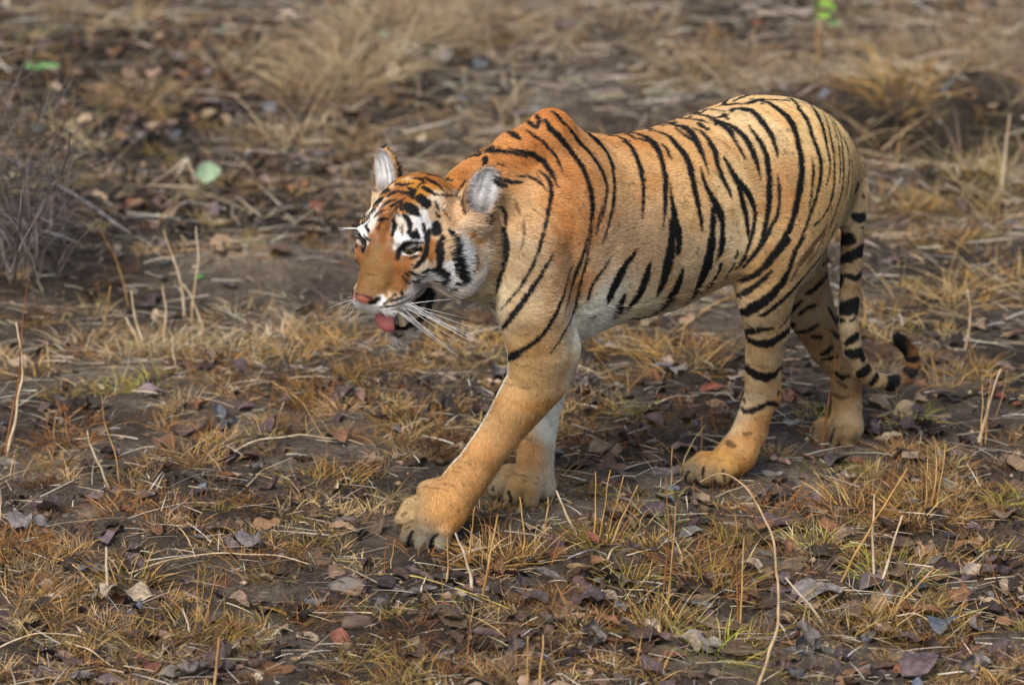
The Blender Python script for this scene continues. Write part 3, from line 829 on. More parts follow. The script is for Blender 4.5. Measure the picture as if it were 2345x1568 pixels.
# ------------------------------------------------------------------ fur
def comb(Q,hd,d_h):
    D=np.tile(np.array([-1.,0,-.30]),(len(Q),1))
    leg=np.clip((.50-Q[:,2])/.12,0,1)[:,None]
    D=D*(1-leg)+np.array([-.45,0,-1.])*leg
    # tail
    tp=np.array([p for p,_ in TAIL]); seg=tp[1:]-tp[:-1]
    best=np.full(len(Q),9.); td=np.zeros_like(Q)
    for a,b in zip(tp[:-1],seg):
        t=np.clip(((Q-a)@b)/(b@b),0,1); d=np.linalg.norm(Q-a-t[:,None]*b,axis=1); m=d<best; best[m]=d[m]; td[m]=b/np.linalg.norm(b)
    tm=(best<.035)&(Q[:,0]<-.6); D[tm]=td[tm]
    # head: away from the nose
    wv=np.clip((.24-d_h)/.07,0,1)[:,None]
    r=(hd-np.array([.17,0,-.02])); r/=np.linalg.norm(r,axis=1)[:,None]+1e-9
    r[:,2]-=.15*np.clip(-hd[:,0]*8,0,1)
    D=D*(1-wv)+(r@RHB.T)*wv
    return D,tm
a=V[Fq]; ar=.5*np.linalg.norm(np.cross(a[:,2]-a[:,0],a[:,3]-a[:,1]),axis=1)
NH=260000
fc=a.mean(1)
fh=(fc-HPB)@RHB/HEAD_SC; fd=np.linalg.norm(fh-np.array([-.03,0,0]),axis=1)
wt=ar*np.where(fd<.22,2.2,1.0)*np.where(fc[:,1]<-.05,.55,1.0)
# no hair on the nose leather, inside the mouth or in the eye sockets
bare=((np.abs(fh[:,1])<.03)&(fh[:,0]>.145)&(fh[:,2]<-.036)&(fh[:,2]>-.066))
bare|=((fh[:,0]>-.01)&(np.abs(fh[:,1])<.040)&(np.abs(fh[:,2]+.126+.25*(fh[:,0]-.082))<.017))
for e in EYES: bare|=np.linalg.norm((fh-np.array(e)-np.array([.008,0,0]))/np.array([1.3,1.2,.75]),axis=1)<.0165
wt[bare]=0
fi=rng.choice(len(Fq),NH,p=wt/wt.sum())
uv=rng.random((NH,2)); q=V[Fq[fi]]
root=(q[:,0]*((1-uv[:,0])*(1-uv[:,1]))[:,None]+q[:,1]*(uv[:,0]*(1-uv[:,1]))[:,None]+q[:,2]*(uv[:,0]*uv[:,1])[:,None]+q[:,3]*((1-uv[:,0])*uv[:,1])[:,None])
nv=NV[Fq[fi]].mean(1); nv/=np.linalg.norm(nv,axis=1)[:,None]+1e-9
hh=(root-HPB)@RHB/HEAD_SC; dd=np.linalg.norm(hh-np.array([-.03,0,0]),axis=1)
D,tm=comb(root,hh,dd)
D=D-nv*(D*nv).sum(1)[:,None]; D/=np.linalg.norm(D,axis=1)[:,None]+1e-9
# slow swirl and random spread
sw=(fbm(root[:,0]*14+root[:,1]*9+20,root[:,2]*14+20,80,2)-.5)*.9
B=np.cross(nv,D); D=D+B*(sw+rng.normal(0,.16,NH))[:,None]; D/=np.linalg.norm(D,axis=1)[:,None]
Ln=np.full(NH,.0085)
Ln=np.where(dd<.22,.0075,Ln)
muz=np.clip((hh[:,0]-.02)/.08,0,1)*(dd<.25); Ln=Ln*(1-muz)+.0055*muz
ruff=(dd<.19)&(hh[:,0]<.0)&(hh[:,0]>-.13)&(hh[:,2]<.02)&(np.abs(hh[:,1])>.085); Ln[ruff]=.022
chin=(dd<.26)&(hh[:,2]<-.180)&(hh[:,0]>.0); Ln[chin]=.018; lip=(hh[:,0]>.10)&(hh[:,2]<-.072)&(hh[:,2]>-.115); Ln[lip]=.003
belly=(nv[:,2]<-.5)&(root[:,2]>.38); Ln[belly]=.022
EC=[np.array([-.145,.118,.062]),np.array([-.118,-.100,.080])]
ear=np.zeros(NH,bool)
for e in EC: ear|=np.linalg.norm(hh-e,axis=1)<.062
Ln[ear]=np.where(rng.random(ear.sum())<.25,.017,.008)
paws=root[:,2]<.07; Ln[paws]=.0055
tufts=paws&(root[:,2]<.02); Ln[tufts]=.008
Ln[tm]=.012
Ln*=rng.uniform(.6,1.25,NH)
lift=np.where(ruff|chin,.45,np.where(ear,.22,.34)); lift=np.where(muz>.5,.15,lift)
npt=4; tt=np.linspace(0,1,npt)
PT=np.zeros((NH,npt,3)); gd=np.tile(np.array([0,0,-1.]),(NH,1)); gd-=nv*(gd*nv).sum(1)[:,None]
for j,t in enumerate(tt):
    PT[:,j]=root-nv*.0004+D*(Ln*t)[:,None]+nv*(Ln*lift*t*(1-.45*t))[:,None]+gd*(Ln*.12*t*t)[:,None]
PW=to_world(PT.reshape(-1,3))
hcol=np.empty((NH,3))
mid=root+D*(Ln*.55)[:,None]
ix=np.fromiter((kd.find(p)[1] for p in mid.tolist()),np.int64,NH); hcol=FUR[ix]
lum=rng.normal(1.0,.13,NH).clip(.5,1.7)
# locks: hairs lie in small clumps of like tone, drawn out along the lie of the fur
ac=(root*B).sum(1); al=(root*D).sum(1)
lk=vnoise(ac*260+root[:,0]*30+300,al*55+root[:,2]*30+300,71)
lk=lk*.6+.4*vnoise(ac*520+900,al*110+root[:,2]*60+900,72)
lum=lum*(1+.42*(lk-.5))
lum=np.where(muz>.3,lum*rng.normal(1,.24,NH).clip(.4,1.7),lum)
hc=np.clip(hcol*lum[:,None]*1.04,.004,.95)
hcv=bpy.data.hair_curves.new('fur'); hcv.add_curves([npt]*NH)
hcv.attributes['position'].data.foreach_set('vector',PW.astype(np.float32).ravel())
ra=hcv.attributes.get('radius') or hcv.attributes.new('radius','FLOAT','POINT')
rad=np.tile(np.array([.00055,.00052,.00042,.00010],np.float32),NH); ra.data.foreach_set('value',rad)
ca=hcv.attributes.new('Col','FLOAT_COLOR','CURVE'); cc=np.ones((NH,4),np.float32); cc[:,:3]=hc; ca.data.foreach_set('color',cc.ravel())
fm=attr_mat('tiger_fur',rough=.55,spec=.25)
hcv.materials.append(fm)
furo=bpy.data.objects.new('fur',hcv); COL.objects.link(furo); child(furo)
# ------------------------------------------------------------------ eyes, tongue, teeth, whiskers
def Hw(x,y,z): return to_world(Hd(x,y,z)[None])[0]
def sphere_grid(nu=28,nv_=18):
    Vs=[];Fs=[]
    for i in range(nv_+1):
        for j in range(nu):
            a_=math.pi*i/nv_; b_=2*math.pi*j/nu; Vs.append((math.cos(a_),math.sin(a_)*math.cos(b_),math.sin(a_)*math.sin(b_)))
    for i in range(nv_):
        for j in range(nu): Fs.append((i*nu+j,i*nu+(j+1)%nu,(i+1)*nu+(j+1)%nu,(i+1)*nu+j))
    return np.array(Vs),np.array(Fs)
eyem=attr_mat('eye_gloss',rough=.08,spec=.6)
for e in EYES:
    sd=1 if e[1]>0 else -1
    Vs,Fs=sphere_grid(36,30)
    ang=np.degrees(np.arccos(np.clip(Vs[:,0],-1,1)))
    c=np.where((ang<20)[:,None],.004,np.where((ang<42)[:,None],lin((84,78,52)),np.where((ang<50)[:,None],lin((50,42,25)),.02)))
    R=rot('z',24*sd)@rot('y',12)
    P_=(Vs*.0165)@R.T+np.array(e)
    child(mesh_obj('eye',to_world(HPB+HEAD_SC*(P_@RHB.T)),Fs,eyem,col=c))
def ribbon(path,wd,th,ncr=10):
    path=np.array(path,float); n=len(path); Vs=[]
    for i in range(n):
        t=path[min(i+1,n-1)]-path[max(i-1,0)]; t/=np.linalg.norm(t); y=np.array([0,1.,0]); nn=np.cross(t,y)
        for j in range(ncr):
            a_=2*math.pi*j/ncr; cx,cy=math.cos(a_),math.sin(a_)
            Vs.append(path[i]+y*cx*wd[i]+nn*(cy*th[i]-.25*wd[i]*(cx*cx-.5)*1.0))
    Fs=[(i*ncr+j,i*ncr+(j+1)%ncr,(i+1)*ncr+(j+1)%ncr,(i+1)*ncr+j) for i in range(n-1) for j in range(ncr)]
    return np.array(Vs),np.array(Fs)
tm_,nt_,b_=mat_new('tongue_flesh'); b_.inputs['Base Color'].default_value=(*lin((198,116,112)),1); b_.inputs['Roughness'].default_value=.5
nz=nd(nt_,'ShaderNodeTexNoise',Scale=600.0); bp=nd(nt_,'ShaderNodeBump',Strength=.4,Distance=.002); nt_.links.new(nz.outputs['Fac'],bp.inputs['Height']); nt_.links.new(bp.outputs[0],b_.inputs['Normal'])
Vt,Ft=ribbon([(.02,.0,-.118),(.06,.0,-.114),(.090,.004,-.108),(.108,.008,-.108),(.119,.009,-.113),(.124,.010,-.122),(.125,.011,-.131),(.124,.012,-.140),(.122,.012,-.146)],[.020,.022,.023,.0235,.024,.024,.0235,.0215,.014],[.007,.007,.006,.005,.0045,.004,.0035,.003,.002],20)
child(mesh_obj('tongue',to_world(HPB+HEAD_SC*(Vt@RHB.T)),Ft,tm_))
tt_,nt_,b_=mat_new('tooth_ivory'); b_.inputs['Base Color'].default_value=(*lin((222,205,165)),1); b_.inputs['Roughness'].default_value=.35
for sd in (1,-1):
    Vs=[];n=8
    for i,(tz,r) in enumerate(((0,.0082),(.35,.0078),(.7,.0062),(.92,.0036),(1,.0006))):
        for j in range(n): Vs.append((.084+tz*.006+r*math.cos(j*2*math.pi/n),sd*(.026+.003*tz)+r*math.sin(j*2*math.pi/n),-.152+.034*tz))
    Fs=[(i*n+j,i*n+(j+1)%n,(i+1)*n+(j+1)%n,(i+1)*n+j) for i in range(4) for j in range(n)]
    child(mesh_obj('tooth',to_world(HPB+HEAD_SC*(np.array(Vs)@RHB.T)),np.array(Fs),tt_))
wh=[];r2=np.random.default_rng(3)
for sd in (1,-1):
    for i in range(13 if sd>0 else 6):
        x=.085+.045*r2.random(); z=-.072-.026*r2.random(); y=sd*(.056-.25*abs(x-.105))
        p=Hd(x,y,z); n_=bvh.find_nearest(Vector(to_world(p[None])[0].tolist())); p=body(np.array(n_[0]))
        L=r2.uniform(.09,.17); d=np.array([-.25+r2.normal(0,.18),sd*1.0,-.75+r2.normal(0,.28)]); d/=np.linalg.norm(d); d=RHB@d
        wh.append([p+d*L*t+np.array([0,0,-.18])*L*t*t-(RHB@np.array([.25,0,0]))*L*t*t for t in np.linspace(0,1,7)])
    for i in range(4 if sd<0 else 0):
        p=Hd(.06,sd*.05,.055); n_=bvh.find_nearest(Vector(to_world(p[None])[0].tolist())); p=body(np.array(n_[0]))
        L=r2.uniform(.04,.07); d=np.array([.5,sd*(.9+.2*r2.random()),.25+r2.normal(0,.2)]); d/=np.linalg.norm(d); d=RHB@d
        wh.append([p+d*L*t+np.array([0,0,-.12])*L*t*t for t in np.linspace(0,1,7)])
wh=np.array(wh); hw_=bpy.data.hair_curves.new('whiskers'); hw_.add_curves([7]*len(wh))
hw_.attributes['position'].data.foreach_set('vector',to_world(wh.reshape(-1,3)).astype(np.float32).ravel())
ra=hw_.attributes.get('radius') or hw_.attributes.new('radius','FLOAT','POINT'); ra.data.foreach_set('value',np.tile(np.array([.0005,.0005,.00045,.0004,.0003,.00025,.0001],np.float32),len(wh)))
wm_,nt_,b_=mat_new('whisker_white'); b_.inputs['Base Color'].default_value=(.82,.82,.80,1); b_.inputs['Roughness'].default_value=.4
hw_.materials.append(wm_); child((lambda o:(COL.objects.link(o),o)[1])(bpy.data.objects.new('whiskers',hw_)))
# ------------------------------------------------------------------ ground cover
rg=np.random.default_rng(11)
def scatter(n,y0=-2.0,y1=8.0,margin=1.15,bias=1.0):
    n=int(n*1.38)
    """random points of the clearing in front of and behind the tiger, a little denser towards the viewer"""
    uu=rg.random(n); d0,d1=y0+9.1,y1+9.1
    d=d0*(d1/d0)**(uu*bias) if bias==1.0 else d0+(d1-d0)*uu
    y=d-9.1; x=(rg.random(n)*2-1)*(.1285*d+margin)
    return x,y
def tint(n,pal,wts,var=.14):
    pal=lin(np.array(pal)); k=rg.choice(len(pal),n,p=np.array(wts)/sum(wts))
    c=pal[k]*rg.normal(1,var,(n,1)).clip(.5,1.7)
    return np.clip(c*(1+rg.normal(0,.04,(n,3))),.004,.9)
def blades(base,dirn,length,width,bend,col,seg=3,droop=None):
    """ribbons: base (n,3), direction (n,3), bend = sideways curve towards the ground"""
    n=len(base); dirn=dirn/np.linalg.norm(dirn,axis=1)[:,None]
    side=np.cross(dirn,rg.normal(0,1,(n,3))); side/=np.linalg.norm(side,axis=1)[:,None]+1e-9
    hz=dirn.copy(); hz[:,2]=0; hz+=rg.normal(0,.35,(n,3))*np.array([1,1,0]); hz/=np.linalg.norm(hz,axis=1)[:,None]+1e-9
    T=np.linspace(0,1,seg+1); Vs=np.zeros((n,(seg+1)*2,3)); cols=np.zeros((n,(seg+1)*2,3))
    for i,t in enumerate(T):
        p=base+dirn*(length*t)[:,None]+hz*(bend*length*t*t*.6)[:,None]-np.array([0,0,1])*(bend*length*t*t*.45)[:,None]
        wd=(width*(1-.85*t**1.5)*.5)[:,None]
        Vs[:,2*i]=p-side*wd; Vs[:,2*i+1]=p+side*wd
        cols[:,2*i]=cols[:,2*i+1]=col*(.85+.3*t)
    k=(seg+1)*2; idx=np.arange(n)[:,None]*k
    Fs=np.concatenate([idx+np.array([2*i,2*i+1,2*i+3,2*i+2]) for i in range(seg)])
    return Vs.reshape(-1,3),Fs,cols.reshape(-1,3)
def join(parts):
    Vs=[];Fs=[];Cs=[];o=0
    for v,f_,c in parts: Vs.append(v);Fs.append(f_+o);Cs.append(c);o+=len(v)
    return np.concatenate(Vs),np.concatenate(Fs),np.concatenate(Cs)
gm=attr_mat('dry_grass_blade',rough=.7,trans=.25,spec=.15)
PXY=lambda x,y: proj(np.stack([x,y,terrain(x,y)],-1))
def dirs(n,tilt0,tilt1):
    az=rg.random(n)*2*np.pi; ti=np.radians(tilt0+(tilt1-tilt0)*rg.random(n))
    return np.stack([np.cos(az)*np.sin(ti),np.sin(az)*np.sin(ti),np.cos(ti)],-1)
def footclear(x,y,r=.07):
    k=np.ones(len(x),bool)
    for fx,fy in FEET: k&=(x-fx)**2+((y-fy)*1.0)**2>r*r
    return k
GRASSP=[(150,114,70),(176,142,90),(112,82,56),(204,176,126),(144,128,72),(88,66,48),(170,148,110)]
# zones in the picture of the place: golden band left of the tiger, matted straw behind, moss-like tufts in front
def zone(x,y):
    p=PXY(x,y); d=y+9.1
    gold=np.exp(-((p[:,0]-700)/520)**2-((p[:,1]-800)/80)**2)
    front=np.clip((p[:,1]-700)/250,0,1)
    back=np.clip((620-p[:,1])/200,0,1)
    return gold,front,back
# --- loose straw lying on the soil
x,y=scatter(46000); g_,f_,b_k=zone(x,y)
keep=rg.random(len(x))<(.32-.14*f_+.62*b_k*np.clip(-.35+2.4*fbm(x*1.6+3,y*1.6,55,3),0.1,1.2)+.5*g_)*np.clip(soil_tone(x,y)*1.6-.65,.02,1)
x,y=x[keep],y[keep]; n=len(x); z=terrain(x,y)
d=dirs(n,72,93); g_,f_,b_k=zone(x,y)
# combed sideways in the matted patches
d[:,0]*=1.15; hol=soil_tone(x,y)
Ln=rg.uniform(.03,.13,n)*(1+.55*b_k); wd=rg.uniform(.0012,.0034,n)*(1+.7*b_k)
c=tint(n,[(176,162,140),(200,186,162),(132,119,106),(222,212,194),(156,136,106),(92,82,78)],[4,3.4,2.4,2.6,1.3,2.2])
straw=blades(np.stack([x,y,z+.004+rg.random(n)*.012],-1),d,Ln,wd,rg.uniform(0,.35,n),c)
o=mesh_obj('straw_litter',straw[0],straw[1],gm,col=straw[2],smooth=False); o['kind']='stuff'
# --- short dry grass in clumps
def clumps(nc,per,rad,h0,h1,pal,wts,tilt=(5,60),cond=None,w0=.0012,w1=.003,xy=None):
    x,y=scatter(nc) if xy is None else xy
    if cond is not None:
        k=cond(x,y); x,y=x[k],y[k]
    k=footclear(x,y); x,y=x[k],y[k]; nc=len(x)
    cc=tint(nc,pal,wts,.12); hs=rg.uniform(h0,h1,nc); m=rg.integers(per[0],per[1],nc)
    i=np.repeat(np.arange(nc),m); n=len(i)
    rr=rad*np.sqrt(rg.random(n))*rg.uniform(.5,1.3,nc)[i]; th=rg.random(n)*2*np.pi
    bx=x[i]+rr*np.cos(th); by=y[i]+rr*np.sin(th); bz=terrain(bx,by)-.004
    d=dirs(n,*tilt); d[:,0]+=.8*np.cos(th)*rr/rad; d[:,1]+=.8*np.sin(th)*rr/rad
    col=np.clip(cc[i]*rg.normal(1,.2,(n,1)).clip(.5,1.6),.004,.9)
    return blades(np.stack([bx,by,bz],-1),d,hs[i]*rg.uniform(.45,1.15,n),rg.uniform(w0,w1,n),rg.uniform(.1,.7,n),col)
cond_front=lambda x,y: rg.random(len(x))<(.18+.78*zone(x,y)[1]+.75*zone(x,y)[0])*np.clip(2.9*fbm(x*2.3+9,y*2.3+2,77,3)-.85,.04,1.3)
cond_back=lambda x,y: rg.random(len(x))<(.05+.7*zone(x,y)[2])*np.clip(3.4*fbm(x*1.1+1,y*1.1+5,91,3)-1.05,0,1)
parts=[clumps(7000,(26,70),.036,.022,.066,GRASSP,[4,3,3,2,1.2,2,2],(8,70),cond_front),
       clumps(1100,(18,40),.05,.04,.085,[(196,160,100),(176,132,72),(150,110,62),(205,180,130)],[3,3,2,2],(5,55),lambda x,y: rg.random(len(x))<.04+1.0*zone(x,y)[0]),
       clumps(2200,(14,36),.07,.07,.24,[(176,152,112),(158,130,90),(196,176,140),(128,104,76)],[3,3,2,2],(30,85),cond_back,.0016,.004)]
parts.append(clumps(700,(1,5),.03,.07,.19,[(188,150,92),(160,118,66),(206,180,130),(128,92,58)],[3,3,2,2],(2,26),lambda x,y: rg.random(len(x))<.15+.8*zone(x,y)[1]*(.4+.8*(PXY(x,y)[:,0]>1000)),.0016,.0032))
gv=join(parts)
o=mesh_obj('dry_grass',gv[0],gv[1],gm,col=gv[2],smooth=False); o['kind']='stuff'
# --- crumbs of soil, tiny chaff
x,y=scatter(7000); n=len(x); z=terrain(x,y); s=rg.uniform(.0015,.006,n)*rg.choice([1,1,1,1.8],n)
oc=np.array([(1,0,0),(-1,0,0),(0,1,0),(0,-1,0),(0,0,.8),(0,0,-.8)]); of=np.array([(0,2,4),(2,1,4),(1,3,4),(3,0,4),(2,0,5),(1,2,5),(3,1,5),(0,3,5)])
jit=rg.uniform(.6,1.3,(n,6,1)); Vs=(np.stack([x,y,z+s*.3],-1)[:,None]+oc[None]*jit*s[:,None,None]).reshape(-1,3)
Fs=(np.arange(n)[:,None,None]*6+of[None]).reshape(-1,3)
cc=np.repeat(tint(n,[(104,84,68),(134,112,88),(80,66,56),(160,140,114)],[3,3,2,1]),6,0)
o=mesh_obj('soil_crumbs',Vs,Fs,attr_mat('soil_crumb',rough=.95,spec=.1),col=cc,smooth=False); o['kind']='stuff'
# ------------------------------------------------------------------ dead leaves
def leaf_mesh(seed,curl,fold,wav,ratio,nu=15,nvv=7,rib=.5):
    r=np.random.default_rng(seed); Vs=[]; ph=r.random()*6; tw=r.normal(0,.4); nick=r.uniform(.0,.10)
    for i in range(nu):
        t=i/(nu-1); wd=ratio*.5*(math.sin(math.pi*min(1,t**.85*.985+.012))**.75)*(1+nick*math.sin(t*23+ph)+.5*nick*math.sin(t*51))
        for j in range(nvv):
            s=(j/(nvv-1))*2-1; yy=s*wd*(1+nick*r.normal(0,.6)*(abs(s)>.9))
            zz=fold*abs(s)*wd+ (.010*rib)*(1 if i%2 else -1)*(1-abs(s)*.3)*(abs(s)>.05) +wav*math.sin(t*9+ph+s*2)*abs(s)*.5+.02*wav*r.normal()
            Vs.append((t-.5,yy,zz))
    Vs=np.array(Vs)
    # curl along the length and across the width
    a=curl[0]
    if abs(a)>.05:
        x,z=Vs[:,0].copy(),Vs[:,2].copy(); Rr=1/a; th=x/Rr; Vs[:,0]=(Rr-z)*np.sin(th); Vs[:,2]=Rr-(Rr-z)*np.cos(th)
    b=curl[1]
    if abs(b)>.05:
        y,z=Vs[:,1].copy(),Vs[:,2].copy(); Rr=1/b; th=y/Rr; Vs[:,1]=(Rr-z)*np.sin(th); Vs[:,2]=Rr-(Rr-z)*np.cos(th)
    th=tw*Vs[:,0]; y,z=Vs[:,1].copy(),Vs[:,2].copy(); Vs[:,1]=y*np.cos(th)-z*np.sin(th); Vs[:,2]=y*np.sin(th)+z*np.cos(th)
    q3=Vs*np.array([5.,7.,5.])+seed; am=.03+.16*wav; Vs=Vs+np.stack([fbm(q3[:,0]+50,q3[:,1]+q3[:,2]+50,seed%50+i_*3,2)-.5 for i_ in range(3)],-1)*am*np.array([.6,1,1.3])
    Vs[:,2]-=Vs[:,2].min()
    ii=np.arange(nu*nvv).reshape(nu,nvv); Fs=np.stack([ii[:-1,:-1],ii[1:,:-1],ii[1:,1:],ii[:-1,1:]],-1).reshape(-1,4)
    return Vs,Fs
SHAPES=[('flat',(.3,.2),.1,.05,.5),('gently arched',(-1.2,.5),.15,.08,.55),('curled ended',(1.9,.4),.2,.10,.5),('rolled lengthwise',(.5,4.6),.1,.06,.62),('midrib folded',(.6,.6),.9,.08,.6),
        ('crumpled',(1.4,2.4),.4,.30,.65),('cupped',(1.5,2.2),.1,.08,.6),('wavy edged',(-.6,-.5),.1,.24,.55),('tightly rolled',(.3,8.0),.05,.05,.7),('twisted',(2.4,1.2),.3,.2,.45)]
LV=[leaf_mesh(100+i*7+j,tuple(np.array(s[1])*(1+.15*j)),s[2],s[3],s[4]*(1+.08*j)) for i,s in enumerate(SHAPES) for j in range(2)]
LCOL={'brown':(84,67,55),'purple brown':(86,72,72),'ash grey':(110,102,98),'blue grey':(94,98,104),'tan':(132,111,90),'orange brown':(116,82,58),'dark brown':(52,43,39),'pale buff':(160,143,121),'rust red':(124,78,62)}
def leaf_material(name,c):
    m,nt,b=mat_new('leaf_'+name.replace(' ','_')); L=nt.links; c=lin(c)
    tc=nd(nt,'ShaderNodeTexCoord'); nz=nd(nt,'ShaderNodeTexNoise',Scale=7.0,Detail=6.0,Roughness=.7); L.new(tc.outputs['Object'],nz.inputs['Vector'])
    oi=nd(nt,'ShaderNodeObjectInfo'); cr=nd(nt,'ShaderNodeValToRGB'); e=cr.color_ramp.elements
    e[0].position=.32; e[0].color=(*(c*.38),1); e[1].position=.66; e[1].color=(*np.clip(c*1.6,0,.9),1); L.new(nz.outputs['Fac'],cr.inputs[0])
    wv=nd(nt,'ShaderNodeTexWave',Scale=9.0,Distortion=3.0,Detail=1.0); wv.bands_direction='X'; L.new(tc.outputs['Object'],wv.inputs['Vector'])
    mr=nd(nt,'ShaderNodeMapRange'); mr.inputs[3].default_value=.68; mr.inputs[4].default_value=1.16; L.new(wv.outputs['Fac'],mr.inputs[0])
    m2=nd(nt,'ShaderNodeMapRange'); m2.inputs[3].default_value=.75; m2.inputs[4].default_value=1.25; L.new(oi.outputs['Random'],m2.inputs[0])
    mm=nd(nt,'ShaderNodeMath',operation='MULTIPLY'); L.new(mr.outputs[0],mm.inputs[0]); L.new(m2.outputs[0],mm.inputs[1])
    vm=nd(nt,'ShaderNodeVectorMath',operation='MULTIPLY'); L.new(cr.outputs[0],vm.inputs[0]); L.new(mm.outputs[0],vm.inputs[1])
    L.new(vm.outputs[0],b.inputs['Base Color']); b.inputs['Roughness'].default_value=.6; b.inputs['Specular IOR Level'].default_value=.3
    bp=nd(nt,'ShaderNodeBump',Strength=.5,Distance=.01); L.new(nz.outputs['Fac'],bp.inputs['Height']); L.new(bp.outputs[0],b.inputs['Normal'])
    return m
# short bright chaff
x,y=scatter(6500); n=len(x); z=terrain(x,y)
ch=blades(np.stack([x,y,z+.006+rg.random(n)*.014],-1),dirs(n,55,98),rg.uniform(.012,.06,n),rg.uniform(.001,.0028,n),rg.uniform(0,.4,n),tint(n,[(222,208,180),(200,182,150),(232,224,206),(176,150,110)],[3,3,1.5,2]))
o=mesh_obj('straw_chaff',ch[0],ch[1],gm,col=ch[2],smooth=False); o['kind']='stuff'
LM={k:leaf_material(k,c) for k,c in LCOL.items()}
LME={}
def leaf_data(si,cn):
    if (si,cn) not in LME:
        Vs,Fs=LV[si]; o=mesh_obj('fallen_leaf',Vs,Fs,LM[cn]); me=o.data; bpy.data.objects.remove(o); LME[(si,cn)]=me
    return LME[(si,cn)]
def where(px,py):
    if py<330: v='on the far slope '+('by the brush' if px<300 else 'above the head' if px<1000 else 'past the shoulders' if px<1500 else 'past the hips' if px<1950 else 'above the earth hollow')
    elif py<640: v=('by the grey branch' if px<350 else 'ahead of the tiger\'s face' if px<840 else 'behind the tiger\'s tail' if px>1960 else 'behind the tiger')
    elif py<900: v=('near the pale broken stalks' if px<520 else 'below the tiger\'s chin' if px<1150 else 'under the tiger\'s belly' if px<1700 else 'beside the curled tail tip' if px>1960 else 'between the hind legs')
    elif py<1180: v=('on bare soil at left' if px<520 else 'ahead of the near foreleg' if px<1000 else 'between fore and hind paws' if px<1570 else 'past the far hind paw' if px>1960 else 'by the hind paws')
    elif py<1380: v=('in the near left grass' if px<520 else 'by the outstretched fore paw' if px<1100 else 'in front of the belly' if px<1550 else 'below the hind paws' if px<1960 else 'in the near right grass')
    else: v=('at the near left edge' if px<600 else 'at near edge below the paw' if px<1150 else 'at the near edge below the belly' if px<1650 else 'at the near right edge')
    return v
used={}
LG='dead leaves scattered over the ground'
def put_leaf(px,py,size,rot_,si,cn,tilt=0.,roll=0.,label=None,lift=0.):
    p=gpt(px,py) if px is not None else py
    me=leaf_data(si,cn); o=bpy.data.objects.new('fallen_leaf',me); COL.objects.link(o)
    e=.05; nx_=(terrain(p[0]+e,p[1])-terrain(p[0]-e,p[1]))/(2*e); ny_=(terrain(p[0],p[1]+e)-terrain(p[0],p[1]-e))/(2*e)
    o.location=(p[0],p[1],float(terrain(p[0],p[1]))-.004+lift)
    q=Vector((-nx_,-ny_,1)).to_track_quat('Z','Y')
    o.rotation_euler=(q.to_matrix()@Matrix.Rotation(rot_,3,'Z')@Matrix.Rotation(tilt,3,'Y')@Matrix.Rotation(roll,3,'X')).to_euler()
    o.scale=(size,size,size)
    if label is None:
        q_=proj(p); sz='big' if size>.115 else 'small' if size<.075 else 'medium'
        label=f"{sz} {cn} leaf, {SHAPES[si//2][0]}, {where(q_[0],q_[1])}"
    tag(o,label,'leaf',LG); return o
